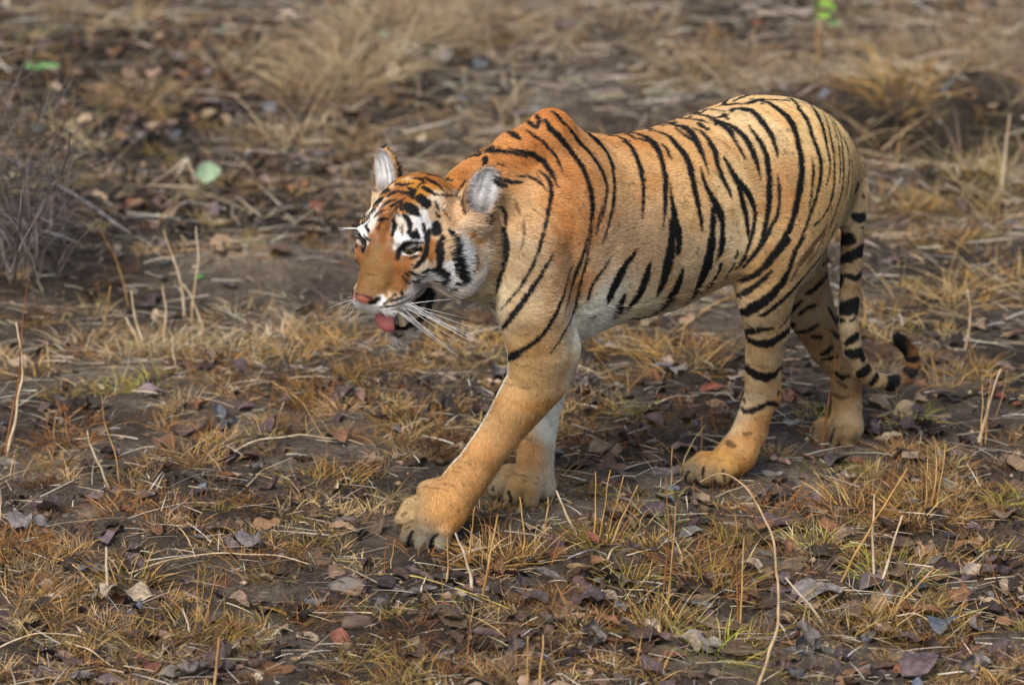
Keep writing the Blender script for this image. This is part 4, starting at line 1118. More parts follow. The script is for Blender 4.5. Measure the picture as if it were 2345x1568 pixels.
# leaves that stand out in the photograph: x, y, length (m), turn, shape, colour, label
HERO=[(213,1003,.085,2.4,6,'brown',.3,'ribbed brown leaf arched like a shell on bare soil left of the forelegs'),
 (430,990,.13,.2,4,'brown',.2,'long dark brown leaf rolled open beside a blue grey leaf ahead of the foreleg'),
 (520,985,.10,1.2,10,'blue grey',.5,'crumpled blue grey leaf standing beside the rolled brown leaf'),
 (120,1175,.13,1.0,9,'purple brown',.6,'large purple leaf folded upright with a dark hollow at the near left'),
 (45,1210,.13,3.0,14,'ash grey',.1,'wavy ash grey leaf lying below the large purple leaf'),
 (250,1045,.11,1.9,5,'purple brown',.4,'narrow purple brown leaf hanging over bare soil left of the forelegs'),
 (590,1080,.09,.5,10,'ash grey',.2,'crumpled pale grey leaf at the straw end ahead of the fore paw'),
 (555,1090,.075,2.6,0,'pale buff',.1,'flat pale buff leaf beside the crumpled grey leaf ahead of the fore paw'),
 (545,1130,.075,.3,3,'orange brown',.4,'bright rusty leaf with raised edge ahead of the outstretched fore paw'),
 (460,1130,.10,2.,0,'dark brown',.0,'flat dark leaf sunk in soil ahead of the outstretched fore paw'),
 (570,1255,.13,.1,15,'ash grey',.1,'ragged grey leaf with toothed rim lying flat left of the fore paw'),
 (215,1320,.10,.8,11,'ash grey',.3,'crumpled grey leaf beside the upright stalk at the near left'),
 (290,1385,.17,.15,14,'pale buff',.12,'long wavy buff leaf stretched over a dark hollow at the near left'),
 (120,1372,.075,.2,0,'pale buff',.0,'small pale leaf lying flat before the dark upright leaf'),
 (95,1400,.08,1.5,8,'dark brown',.9,'dark brown leaf standing on edge in the near left grass'),
 (335,1540,.10,.75,14,'rust red',.35,'rust red leaf lying upright at the near edge, the reddest of all'),
 (440,1548,.12,.6,11,'ash grey',.4,'silvery crumpled leaf at the near edge beside the rust red leaf'),
 (510,1545,.11,1.7,11,'purple brown',.6,'dark crumpled leaf poking up right of the silvery one at the near edge'),
 (345,1475,.08,2.7,8,'dark brown',.5,'black brown hooked leaf above the rust red leaf'),
 (885,1345,.11,.2,1,'dark brown',.0,'dark leaf lying beside the grey stone'),
 (870,1385,.08,.4,12,'blue grey',.1,'bluish leaf just below the grey stone'),
 (915,1330,.09,.6,2,'brown',.2,'brown leaf with pointed tip below the outstretched fore paw'),
 (1198,1345,.10,2.0,4,'purple brown',.9,'purple leaf curled in a ring in front of the belly'),
 (1255,1330,.115,1.05,16,'ash grey',.35,'tightly rolled ribbed grey leaf pointing up in front of the belly'),
 (1225,1385,.10,.1,3,'purple brown',.1,'shiny purple leaf arched below the rolled ribbed grey leaf'),
 (1370,1300,.10,.2,5,'orange brown',.3,'ochre leaf bent over a dark hollow right of the rolled grey leaf'),
 (1350,1385,.11,.05,15,'purple brown',.1,'wavy mauve leaf with lifted end below the ochre leaf'),
 (1355,1470,.13,2.2,10,'ash grey',.5,'crumpled pale leaf like torn cloth at the near edge below the belly'),
 (1450,1465,.13,.3,14,'brown',.2,'brown wavy leaf right of the torn cloth like leaf'),
 (1490,1545,.14,.1,12,'purple brown',.1,'broad purple leaf at the near edge under the brown wavy one'),
 (1570,1485,.12,.3,2,'pale buff',.1,'pale arched leaf at the near edge below the hind paws'),
 (1840,1480,.15,1.4,11,'ash grey',.8,'big crumpled silver leaf standing beside the tall arching stem'),
 (1720,1310,.10,.1,2,'pale buff',.1,'pale tan leaf arched in shade below the near hind paw'),
 (1790,1340,.12,3.0,6,'ash grey',.2,'dark ribbed leaf curled under the pale tan leaf'),
 (1870,1375,.16,.35,2,'ash grey',.2,'long grey leaf bent like a roof over dark litter'),
 (1935,1240,.09,.2,15,'tan',.1,'tattered tan leaf right of the yellow green tuft'),
 (1920,1300,.11,.2,4,'brown',.3,'brown leaf rolled open under the tattered tan leaf'),
 (2040,1215,.13,2.6,4,'dark brown',.3,'large dark leaf arched behind the tattered tan leaf'),
 (2130,1205,.13,.6,9,'dark brown',.5,'blackish folded leaf with pointed tips in the near right grass'),
 (2160,1450,.15,.2,3,'blue grey',.2,'slate blue boat shaped leaf at the near right edge'),
 (2290,1300,.13,1.1,12,'brown',.4,'round brown leaf with a torn hole in the near right grass'),
 (2290,1190,.12,2.9,4,'tan',.2,'tan leaf arched over dark soil near the right frame edge'),
 (2150,1330,.11,.2,1,'orange brown',.1,'layered rusty leaf lying in front of the round brown leaf'),
 (2270,1410,.13,.6,6,'dark brown',.3,'dark ribbed leaf below the round brown leaf'),
 (2230,1540,.15,.2,11,'ash grey',.3,'heap of crumpled grey leaf at the bottom right edge'),
 (2110,1540,.17,.1,2,'purple brown',.1,'long grey purple leaf at the bottom right edge'),
 (1915,1070,.13,.1,3,'purple brown',.15,'ridge shaped purple brown leaf below the far hind paw'),
 (1945,1105,.08,.7,10,'pale buff',.5,'white crinkled leaf standing below the far hind paw'),
 (1780,1110,.06,.4,6,'brown',.3,'small brown leaf at the heel of the near hind paw'),
 (1660,930,.09,2.6,0,'ash grey',.3,'pale silvery leaf in front of the near hind shin'),
 (1672,965,.09,1.2,5,'brown',.3,'rusty brown leaf under the pale silvery one at the hind shin'),
 (1020,945,.10,2.1,9,'dark brown',.8,'blackish upright leaf behind the near foreleg at its elbow height'),
 (790,915,.10,2.2,9,'purple brown',.7,'dark plum leaf folded upright on soil below the chin'),
 (215,690,.13,.3,9,'orange brown',.5,'rusty leaf with raised corners near the pale broken stalks'),
 (500,955,.08,1.6,8,'blue grey',.6,'blue grey leaf flap beside the long rolled brown leaf'),
 (775,1015,.11,.2,3,'orange brown',.2,'brown leaf lying under the long straw ahead of the foreleg'),
 (2190,480,.10,.8,9,'purple brown',.8,'mauve leaf standing upright beyond the tail'),
 (710,505,.06,.2,0,'rust red',.3,'small brick red leaf ahead of the tiger\'s brow'),
 (300,470,.07,.3,0,'rust red',.3,'small reddish leaf right of the grey branch end'),
 (205,108,.05,2.3,0,'pale buff',.5,'tiny white leaf on the far slope near the green leaf')]
for h in HERO: put_leaf(h[0],h[1],h[2]*.74,h[3],h[4],h[5],-h[6]*.6,h[6]*.5,h[7],lift=.012)
def hidden(px,py):
    return (860<px<1960 and 230<py<700) and not (py>620 and px<1130)
pool=list(LCOL); pw=np.array([6,3.2,2.2,.6,2.2,1.2,4,.8,.25]); pw/=pw.sum()
SPW=np.repeat(np.array([.35,1,1.5,1.4,1.2,2.6,1.2,1.1,.9,1.6]),2); SPW/=SPW.sum()
cnt=0; target=298-len(HERO); tries=0
xs,ys=scatter(6000); seen=[]
for x_,y_ in zip(xs,ys):
    if cnt>=target: break
    q=proj(np.array([x_,y_,0.]))
    if not(5<q[0]<2340 and 20<q[1]<1560) or hidden(*q): continue
    pr=.25+.9*np.clip((q[1]-1150)/250,0,1)*(.4+.6*np.clip((q[0]-700)/500,0,1))+.35*(q[1]<640)*(q[0]<1000)
    if rg.random()>pr or any((x_-fx)**2+(y_-fy)**2<.13**2 for fx,fy in FEET) or any((x_-a)**2+(y_-b)**2<.05**2 for a,b in seen): continue
    cn=rg.choice(pool,p=pw); si=int(rg.choice(20,p=SPW))
    o=put_leaf(None,np.array([x_,y_,0.]),float(rg.uniform(.045,.095)),float(rg.random()*6.28),si,cn,float(rg.normal(0,.4)),float(rg.normal(0,.5)),lift=.008)
    lb=o['label']
    if lb in used:
        used[lb]+=1
        for alt in [s[0] for s in SHAPES]: pass
        o['label']=lb.replace(' leaf,',(' dull',' faded',' mottled',' weathered',' blotched',' scuffed')[(used[lb]-1)%6]+' leaf,')
    else: used[lb]=0
    seen.append((x_,y_)); cnt+=1
# the rest of the litter, as one mass
x,y=scatter(10500); g_,f_,b_k=zone(x,y)
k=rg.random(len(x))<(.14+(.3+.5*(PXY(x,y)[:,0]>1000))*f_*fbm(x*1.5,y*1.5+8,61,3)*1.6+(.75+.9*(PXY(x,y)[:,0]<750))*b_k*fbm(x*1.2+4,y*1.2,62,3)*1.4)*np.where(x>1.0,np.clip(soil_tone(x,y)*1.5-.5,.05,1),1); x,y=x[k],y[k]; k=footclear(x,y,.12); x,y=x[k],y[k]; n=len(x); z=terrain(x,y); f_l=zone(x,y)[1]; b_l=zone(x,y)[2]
cols=tint(n,[LCOL[q] for q in pool],pw,.2); parts=[]
LVs=[leaf_mesh(300+i,s[1],s[2],s[3],s[4],8,5,.3) for i,s in enumerate(SHAPES)]
for i in range(n):
    Vs,Fs=LVs[int(rg.integers(len(LVs)))]; s=rg.uniform(.02,.075)*(1+.2*f_l[i]+.25*b_l[i])
    a_=rg.random()*6.28; t_=rg.normal(0,.3); R=np.array(Matrix.Rotation(a_,3,'Z')@Matrix.Rotation(t_,3,'Y')@Matrix.Rotation(rg.normal(0,.35),3,'X'))
    W_=(Vs*s)@R.T+np.array([x[i],y[i],z[i]-.002]); parts.append((W_,Fs,np.tile(cols[i],(len(W_),1))))
lf=join(parts)
o=mesh_obj('leaf_litter',lf[0],lf[1],attr_mat('leaf_litter_mix',rough=.65,spec=.25,noise=.35,nscale=45),col=lf[2]); o['kind']='stuff'
# ------------------------------------------------------------------ standing stalks, twigs, tufts, green leaves, stone
def tube(pts,r0,r1,n=5,knots=0):
    pts=np.array(pts,float)
    t=np.concatenate([[0],np.cumsum(np.linalg.norm(np.diff(pts,axis=0),axis=1))]); m=max(len(pts)*4,12); tt=np.linspace(0,t[-1],m)
    P_=np.stack([np.interp(tt,t,pts[:,i]) for i in range(3)],1)
    P_[1:-1]+=rg.normal(0,.0022,(m-2,3))
    for _ in range(2): P_[1:-1]=(P_[:-2]+2*P_[1:-1]+P_[2:])/4
    T=np.gradient(P_,axis=0); T/=np.linalg.norm(T,axis=1)[:,None]+1e-9
    a=np.cross(T,np.array([.31,.9,.2])); a/=np.linalg.norm(a,axis=1)[:,None]+1e-9; b=np.cross(T,a)
    rr=np.linspace(r0,r1,m)*(1+.22*(np.arange(m)%7==3))
    th=np.arange(n)*2*np.pi/n
    Vs=(P_[:,None]+rr[:,None,None]*(a[:,None]*np.cos(th)[None,:,None]+b[:,None]*np.sin(th)[None,:,None])).reshape(-1,3)
    Fs=np.concatenate([np.stack([np.arange(m-1)*n+j,np.arange(m-1)*n+(j+1)%n,np.arange(1,m)*n+(j+1)%n,np.arange(1,m)*n+j],-1) for j in range(n)])
    return Vs,Fs
def stem_mat(name,c0,c1):
    m,nt,b=mat_new(name); L=nt.links; tc=nd(nt,'ShaderNodeTexCoord'); nz=nd(nt,'ShaderNodeTexNoise',Scale=26.0,Detail=4.0); L.new(tc.outputs['Object'],nz.inputs['Vector'])
    cr=nd(nt,'ShaderNodeValToRGB'); e=cr.color_ramp.elements; e[0].position=.35; e[0].color=(*lin(c0),1); e[1].position=.65; e[1].color=(*lin(c1),1)
    L.new(nz.outputs['Fac'],cr.inputs[0]); L.new(cr.outputs[0],b.inputs['Base Color']); b.inputs['Roughness'].default_value=.65; b.inputs['Specular IOR Level'].default_value=.25
    return m
SM={'pale':stem_mat('pale_stalk',(178,152,116),(220,204,176)),'golden':stem_mat('golden_stalk',(158,118,66),(206,168,110)),'brown':stem_mat('brown_stalk',(112,70,44),(160,108,66)),'grey':stem_mat('grey_twig',(112,106,108),(172,166,170)),'arch':stem_mat('dull_stalk',(150,122,88),(190,164,128)),'dark':stem_mat('dark_twig',(78,68,64),(112,102,98)),'olive':stem_mat('olive_stalk',(138,124,62),(186,168,98))}
def at_plane(px,py,y):
    r=ray(px,py); return C+r*((y-C[1])/r[1])
def stand(pts,r,kind,label,lean=0.,group='dry stalks standing in the clearing'):
    """a stalk whose foot is the last point, on the ground; the rest rises above it"""
    b=gpt(*pts[-1]); P_=[at_plane(x,y,b[1]+lean*(pts[-1][1]-y)/1000) for x,y in pts[:-1]]+[b-np.array([0,0,.01])]
    kk=1.25 if kind=='pale' else .85; v,f_=tube(P_[::-1],r*.8*kk,r*.42*kk); o=mesh_obj('dry_stalk',v,f_,SM[kind]); return tag(o,label,'stalk',group)
def lying(pts,r,kind,label,hgt=.012,name='straw_stem'):
    P_=[]
    for i,(x,y) in enumerate(pts):
        p=gpt(x,y); P_.append(p+np.array([0,0,.004+hgt*math.sin(math.pi*i/(len(pts)-1))]))
    v,f_=tube(P_,r*.7,r*.4); o=mesh_obj(name,v,f_,SM[kind]); return tag(o,label,'straw' if name=='straw_stem' else 'twig','long straws and twigs lying on the ground')
ST_=[([(375,526),(395,593),(415,643),(422,722)],.0042,'pale','tall pale stalk with kinked tip ahead of the face, leaning left'),
([(449,519),(454,596),(440,686),(439,730)],.0036,'pale','tall pale upright stalk right of the kinked one'),
([(415,646),(442,686),(469,752)],.0036,'pale','pale broken stalk leaning across the two tall ones'),
([(301,666),(305,706),(318,753),(331,806)],.004,'pale','crooked pale stalk at the left of the broken stalk group'),
([(288,727),(311,767),(332,806)],.0045,'pale','short thick pale stalk leaning beside the crooked one'),
([(372,653),(380,697),(377,790)],.0038,'pale','upright pale stalk in the middle of the broken stalk group'),
([(231,529),(261,579),(278,636),(297,700)],.0028,'golden','thin bent brown stalk with folded top near the grey branch'),
([(395,770),(402,842)],.0036,'pale','short white stalk stub below the broken stalk group'),
([(64,646),(50,754),(47,837),(27,955),(5,1046)],.0042,'brown','tall dark stalk at the left frame edge'),
([(37,737),(50,804),(50,871),(37,955),(13,1044)],.0042,'pale','tall pale stalk at the left frame edge, beside the dark one'),
([(563,707),(572,770),(576,858)],.0022,'brown','thin brown upright stalk below the muzzle at left'),
([(253,653),(241,737),(234,772)],.0028,'golden','golden stalk left of the broken stalk group'),
([(630,880),(618,930),(610,972)],.0026,'brown','thin brown stalk on the soil ahead of the foreleg'),
([(231,901),(234,955),(265,1041),(277,1112)],.0028,'golden','long thin stalk bending over bare soil beside the shell shaped leaf'),
([(200,985),(212,1030),(226,1060)],.0030,'pale','pale stalk crossing in front of the shell shaped leaf'),
([(243,1252),(246,1311),(248,1370)],.0050,'pale','thick pale upright stalk beside the crumpled grey leaf'),
([(221,1050),(236,1082),(251,1112)],.0036,'pale','short white stalk leaning over the near left grass'),
([(455,1300),(452,1370),(447,1440)],.0030,'golden','tallest golden stalk of the near left clump'),
([(497,1312),(480,1380),(462,1440)],.0026,'golden','golden stalk leaning right in the near left clump'),
([(418,1392),(430,1425),(436,1450)],.0032,'pale','short pale stalk at the foot of the near left clump'),
([(470,1310),(462,1380),(455,1436)],.0024,'olive','olive stalk inside the near left clump'),
([(502,1460),(498,1510),(492,1575)],.0050,'golden','thick golden stalk rising from the near edge'),
([(1088,1160),(1080,1220),(1073,1288)],.0036,'golden','golden stalk right behind the outstretched fore paw'),
([(1140,1177),(1122,1270),(1103,1372)],.0050,'golden','thick golden stalk in front of the paws, leaning right'),
([(1043,1220),(1062,1262),(1073,1311),(1083,1346)],.0042,'pale','pale stalk bent over at the heel of the fore paw'),
([(1026,1227),(1025,1280),(1024,1340)],.0040,'golden','golden upright stalk touching the outstretched fore paw'),
([(1190,1137),(1200,1204),(1199,1280)],.0038,'golden','golden stalk in front of the far fore paw'),
([(1255,1137),(1251,1180),(1247,1232)],.0034,'golden','golden stalk under the heel of the far fore paw'),
([(1291,1210),(1276,1250),(1261,1292)],.0032,'brown','brown stalk leaning right of the golden ones'),
([(905,1232),(899,1262),(897,1300)],.0028,'golden','golden stalk just left of the outstretched fore paw'),
([(884,1240),(882,1280),(881,1322)],.0026,'brown','brown stalk left of the outstretched fore paw'),
([(1274,1123),(1296,1175),(1326,1226)],.0040,'pale','white stalk leaning left out of the tuft by the belly'),
([(1364,1080),(1363,1150),(1360,1240)],.0034,'golden','upright golden stalk of the tuft by the belly'),
([(1398,1076),(1388,1150),(1372,1242)],.0034,'golden','second upright stalk of the tuft by the belly, leaning right'),
([(1428,1090),(1410,1160),(1385,1244)],.0028,'golden','thin stalk between the leaning ones of the tuft by the belly'),
([(1461,1110),(1432,1170),(1394,1246)],.0036,'golden','rightmost stalk leaning from the tuft by the belly'),
([(1478,1124),(1445,1180),(1400,1248)],.0026,'brown','brown stalk at the right rim of the tuft by the belly'),
([(1525,1093),(1532,1210),(1528,1290),(1512,1396)],.0034,'brown','tall reddish stalk standing in front of the near hind paw'),
([(1548,1150),(1540,1280),(1528,1385)],.0030,'golden','golden stalk beside the tall reddish one'),
([(1209,1455),(1208,1510),(1207,1575)],.0042,'golden','upright golden stalk at the near edge below the belly'),
([(1244,1452),(1240,1510),(1235,1575)],.0042,'golden','golden stalk at the near edge, leaning right of its neighbour'),
([(1076,1410),(1072,1470),(1066,1540)],.0032,'brown','brown stalk at the near edge left of the golden pair'),
([(2002,1130),(2000,1227),(2002,1330)],.0036,'pale','straight pale stalk in the near right grass'),
([(2066,1180),(2042,1261),(2012,1336)],.0036,'pale','pale stalk leaning right of the straight one'),
([(2079,1070),(2044,1125),(2009,1180),(1960,1265),(1922,1332)],.0042,'golden','long golden stalk slanting across the near right grass'),
([(2143,1010),(2141,1100),(2129,1180)],.0042,'golden','thick golden stalk standing right of the far hind paw'),
([(2124,1020),(2122,1090),(2116,1176)],.0034,'golden','golden stalk left of the thick one'),
([(2165,1015),(2156,1090),(2140,1182)],.0032,'golden','slim golden stalk right of the thick one'),
([(2060,1040),(2040,1110),(2022,1180)],.0030,'brown','brown stalk leaning beside the golden group'),
([(2292,845),(2262,930),(2240,1010)],.0040,'pale','tall pale stalk leaning right past the tail tip'),
([(2250,880),(2248,950),(2246,1020)],.0034,'golden','upright golden stalk past the tail tip'),
([(2270,850),(2262,930),(2256,1015)],.0030,'golden','golden stalk between pale and upright ones past the tail tip'),
([(2139,1301),(2085,1355),(2032,1407)],.0040,'golden','blurred golden stalk slanting low in the near right grass'),
([(1704,1230),(1700,1330),(1694,1430)],.0042,'golden','upright golden stalk left of the big arching stem'),
([(1684,1260),(1688,1340),(1690,1432)],.0034,'brown','brown stalk left of the big arching stem'),
([(1798,1321),(1846,1375),(1892,1430)],.0036,'pale','pale stalk leaning over beside the big arching stem'),
([(2313,261),(2306,315),(2300,370),(2292,440)],.0050,'pale','pale stalk standing above the earth hollow at the far right'),
([(1914,790),(1904,883),(1889,949),(1881,1036)],.0034,'brown','reddish seed stalk in front of the far hind leg'),
([(1926,790),(1912,850),(1900,900),(1886,1030)],.0024,'brown','second thin reddish stalk in front of the far hind leg'),
([(1616,883),(1631,949),(1643,1010)],.0026,'brown','thin brown stalk in front of the near hind shin'),
([(1608,951),(1607,1000),(1606,1045)],.0028,'golden','golden stalk standing at the near hind toes'),
([(1539,1022),(1538,1070),(1536,1114)],.0028,'golden','golden stalk left of the near hind toes'),
([(2215,660),(2222,720),(2210,800)],.0034,'pale','pale stalk rising beyond the tail tip'),
([(1870,100),(1876,50),(1878,10),(1877,155)],.0001,'golden','x')]
for s in ST_:
    if s[3]=='x': continue
    stand(*s)
v=[(1604,1103),(1630,1083),(1664,1083),(1704,1107),(1731,1147),(1754,1190),(1771,1237),(1779,1294),(1783,1378),(1783,1428),(1764,1488),(1744,1545),(1728,1590)]
b=gpt(*v[-1]); P_=[at_plane(x,y,b[1]+.0012*(1590-y)) for x,y in v[:-1]]+[b]
vv,ff=tube(P_[::-1],.0038,.0016,6); tag(mesh_obj('dry_stalk',vv,ff,SM['arch']),'very tall arching pale stem curving over the near hind paw','stalk','dry stalks standing in the clearing')
LY=[([(532,1040),(583,1018),(680,1010),(780,1017),(835,1022)],.0030,'pale','long white straw lying across soil ahead of the foreleg'),
([(623,877),(690,931),(750,1021)],.0026,'golden','thin golden straw slanting down to the long white straw'),
([(295,1316),(385,1294),(502,1282),(620,1281),(710,1296)],.0030,'pale','very long pale straw lying in front of the outstretched fore paw'),
([(869,1318),(949,1331),(1066,1368),(1167,1398)],.0034,'olive','yellow green straw slanting below the fore paws'),
([(1037,1290),(1100,1270),(1152,1250)],.0036,'pale','thick pale straw lying right behind the golden stalks'),
([(1090,1205),(1120,1218),(1155,1237)],.0026,'golden','golden straw lying between the two fore paws'),
([(150,1472),(205,1502),(260,1530)],.0034,'pale','pale straw slanting at the near left edge'),
([(110,1275),(170,1310),(235,1375)],.0028,'golden','golden straw slanting towards the long wavy buff leaf'),
([(0,1485),(90,1462),(185,1460)],.0032,'pale','pale straw lying flat at the near left edge'),
([(1485,935),(1540,920),(1600,908)],.0036,'pale','pale straw lying in front of the near hind shin'),
([(1690,860),(1780,838),(1835,825)],.0028,'pale','thin pale straw lying between the hind legs'),
([(545,1135),(610,1085),(690,1045)],.0022,'pale','thin white straw slanting by the rusty leaf'),
([(1690,672),(1620,720),(1500,800)],.0042,'golden','long golden straw slanting down from the flank to the belly shade'),
([(2130,1428),(2100,1415),(2042,1425),(2140,1398)],.0030,'pale','bent white straw in front of the slate blue leaf'),
([(2200,1310),(2260,1275),(2345,1265)],.0032,'pale','pale straw lying beside the round brown leaf'),
([(2210,1520),(2250,1545),(2290,1575)],.0046,'golden','thick golden straw at the bottom right edge'),
([(962,1375),(975,1335),(985,1322)],.0032,'pale','short white straw upright on dark soil below the paw'),
([(1385,1300),(1400,1270),(1420,1255)],.0040,'pale','bent white straw by the tuft below the belly'),
([(1300,1282),(1330,1278),(1365,1262)],.0036,'grey','grey blue straw below the tuft by the belly'),
([(1060,740),(1120,770),(1190,800)],.0024,'golden','golden straw lying behind the near foreleg')]
for s in LY: lying(*s)
TW=[([(1300,300),(1215,330),(1150,352)],.0035,'grey','faint grey twig on the slope behind the shoulders'),
([(429,368),(409,412),(365,447)],.0075,'pale','pale curved frond bending left beside the pale green leaf'),
([(425,368),(395,400),(340,428)],.0055,'pale','thin curved frond left of the pale curved one'),
([(432,370),(440,410),(452,440)],.0038,'pale','short curved frond touching the pale green leaf'),
([(290,500),(360,508),(470,512)],.0030,'grey','grey twig lying flat near the brick red leaf'),
([(380,495),(430,470),(500,452)],.0034,'pale','pale twig slanting beside the reddish leaf'),
([(1985,285),(2060,255),(2085,240)],.0040,'pale','pale stick lying beyond the rump'),
([(690,260),(720,205),(760,150)],.0060,'pale','long pale stick slanting up the far slope above the head')]
for s in TW: lying(*s,name='twig')
# seed heads on the reddish stalk
# --- grey brush at the left
bush=bpy.data.objects.new('dry_shrub',None); COL.objects.link(bush); bl=gpt(60,640); bush.location=bl.tolist()
tag(bush,'tangle of grey leafless twigs at the left edge with one long pale branch','shrub')
def bchild(o): o.parent=bush; o.matrix_parent_inverse=Matrix.Translation((-bl).tolist()); return o
bb=gpt(300,535); brs=[([(0,358),(75,393),(130,425),(190,457),(250,500),(300,535)],.0075),([(-30,470),(60,478),(150,505),(230,530)],.004),([(60,610),(40,500),(10,380),(-20,250)],.005),([(90,640),(110,520),(150,420)],.0035),([(0,200),(20,280),(45,380),(60,470)],.005),([(130,640),(170,560),(235,500)],.0035),([(20,650),(70,560),(95,440),(90,330)],.004),([(-10,640),(20,560),(80,500),(160,470)],.003)]
r5=np.random.default_rng(5)
for _ in range(16):
    x0,y0_=r5.uniform(-40,110),r5.uniform(560,660); a_=r5.uniform(-.6,.7); L_=r5.uniform(120,380)
    brs.append(([(x0+a_*L_*t+r5.normal(0,14)*t,y0_-L_*t*(1-.25*t*abs(a_))) for t in (0,.25,.5,.75,1)],r5.uniform(.0025,.0055)))
for i,(pts,r) in enumerate(brs):
    y0=gpt(pts[-1][0],640 if i else 535)[1]
    P_=[at_plane(x,y,y0-.05*i+.1*math.sin(i*2+k)) for k,(x,y) in enumerate(pts)]
    v,f_=tube(P_,r*(.75 if i==0 else .5),r*.3); bchild(mesh_obj('branch',v,f_,SM['grey'] if i==0 else SM['dark']))
n=1700; px=rg.uniform(-150,190,n); py=520-np.abs(rg.normal(0,200,n))+rg.uniform(0,140,n)
k=(px<170-.20*np.abs(py-480)); px,py=px[k],py[k]; n=len(px)
yb=gpt(40,640)[1]; base=np.stack([at_plane(a,b_,yb+rg.uniform(-.25,.35)) for a,b_ in zip(px,py)]); base[:,2]=np.maximum(base[:,2],terrain(base[:,0],base[:,1])-.01)
d=dirs(n,20,110); tw_=blades(base,d,rg.uniform(.04,.24,n),rg.uniform(.0012,.0045,n),rg.uniform(-.2,.8,n),tint(n,[(112,102,98),(90,80,75),(140,132,128),(78,66,60)],[3,3,1.5,2]))
o=bchild(mesh_obj('twigs',tw_[0],tw_[1],gm,col=tw_[2],smooth=False)); o['kind']='stuff'
# --- green leaves and the sprout
def green_mat(name,c):
    m,nt,b=mat_new(name); nz=nd(nt,'ShaderNodeTexNoise',Scale=9.0); cr=nd(nt,'ShaderNodeValToRGB'); e=cr.color_ramp.elements; c=lin(c)
    e[0].color=(*(c*.7),1); e[1].color=(*np.clip(c*1.2,0,.9),1); tc=nd(nt,'ShaderNodeTexCoord'); nt.links.new(tc.outputs['Object'],nz.inputs['Vector']); nt.links.new(nz.outputs['Fac'],cr.inputs[0]); nt.links.new(cr.outputs[0],b.inputs['Base Color']); b.inputs['Roughness'].default_value=.5
    return m
GR={'green':green_mat('fresh_green',(88,150,74)),'pale green':green_mat('pale_green',(160,186,150)),'yellow green':green_mat('yellow_green',(128,168,58))}
def green(px,py,size,rot_,si,cn,label,tilt=.2,roll=0,lift=.01,ysc=1.):
    p=gpt(px,py); Vs,Fs=LV[si]; o=mesh_obj('green_leaf',Vs*np.array([1,ysc,1]),Fs,GR[cn]); o.location=(p[0],p[1],p[2]+lift); o.scale=(size,)*3
    o.rotation_euler=(roll,-tilt,rot_); return tag(o,label,'leaf','fresh leaves dropped on the slope')
green(97,160,.115,.02,0,'green','long green leaf lying on dark ground at the far left',.0,.5,ysc=.6)
green(475,428,.085,.5,1,'pale green','pale green leaf standing on edge near the curved fronds',.0,1.25,.045,1.3)
green(2003,470,.07,.1,1,'pale green','pale green leaf just beyond the tail',.1,.4,ysc=.7)
green(1912,62,.05,.2,0,'green','green leaf beside the sprout on the far slope',.1,.5)
green(880,85,.05,1.,0,'pale green','small pale green leaf on the far slope above the head',.1,.5)
green(455,645,.035,.8,6,'green','tiny green leaf beside the tall pale stalk',.1,.4)
sp=bpy.data.objects.new('sprout',None); COL.objects.link(sp); sb=gpt(1877,155); sp.location=sb.tolist(); tag(sp,'young sprout with bright yellow green leaves at the top of the slope','plant')
def schild(o): o.parent=sp; o.matrix_parent_inverse=Matrix.Translation((-sb).tolist()); return o
v,f_=tube([sb,at_plane(1872,100,sb[1]),at_plane(1876,40,sb[1]),at_plane(1880,-10,sb[1])],.004,.002); schild(mesh_obj('stem',v,f_,SM['golden']))
for (x_,y_,r_,s_) in [(1890,8,.5,.055),(1862,-4,2.6,.05),(1888,36,.2,.05),(1905,18,.9,.045),(1870,20,2.2,.04)]:
    q=at_plane(x_,y_,sb[1]); R=np.array(Matrix.Rotation(r_,3,'Z')@Matrix.Rotation(1.0,3,'X')); schild(mesh_obj('leaf',(LV[0][0]*s_)@R.T+q,LV[0][1],GR['yellow green']))
# --- stone and clods
def stone(px,py,rx,ry,rz,seed,mat,name,label,cat,grp=None):
    p=gpt(px,py); Vs,Fs=sphere_grid(22,14); r=np.random.default_rng(seed)
    k=1+.35*(fbm(Vs[:,0]*1.7+seed,Vs[:,1]*1.7+Vs[:,2]*1.3+seed,seed,3)-.5)+.14*(fbm(Vs[:,0]*6+9,Vs[:,1]*6+Vs[:,2]*5,seed+3,2)-.5)
    o=mesh_obj(name,Vs*k[:,None]*np.array([rx,ry,rz])+p+np.array([0,0,rz*.25]),Fs,mat); return tag(o,label,cat,grp)
rk=stem_mat('grey_stone',(86,79,73),(122,112,102)); cl=stem_mat('soil_clod',(78,65,54),(112,94,77))
stone(797,1347,.042,.034,.018,3,rk,'stone','flat grey stone half sunk in soil left below the fore paw','stone')
for i,(x_,y_,s_,lb) in enumerate([(210,1180,.05,'rounded brown clod behind the large purple leaf'),(740,1290,.03,'small clod above the grey stone'),(560,1480,.045,'pale clod at the near edge left of centre'),(1010,1400,.04,'dark clod below the outstretched fore paw'),(1650,1450,.035,'clod at the near edge below the hind paws'),(820,1430,.05,'brown clod at the near edge below the grey stone')]):
    stone(x_,y_,s_*.7,s_*.55,s_*.32,20+i,cl,'soil_clod',lb,'clod','clods of soil')
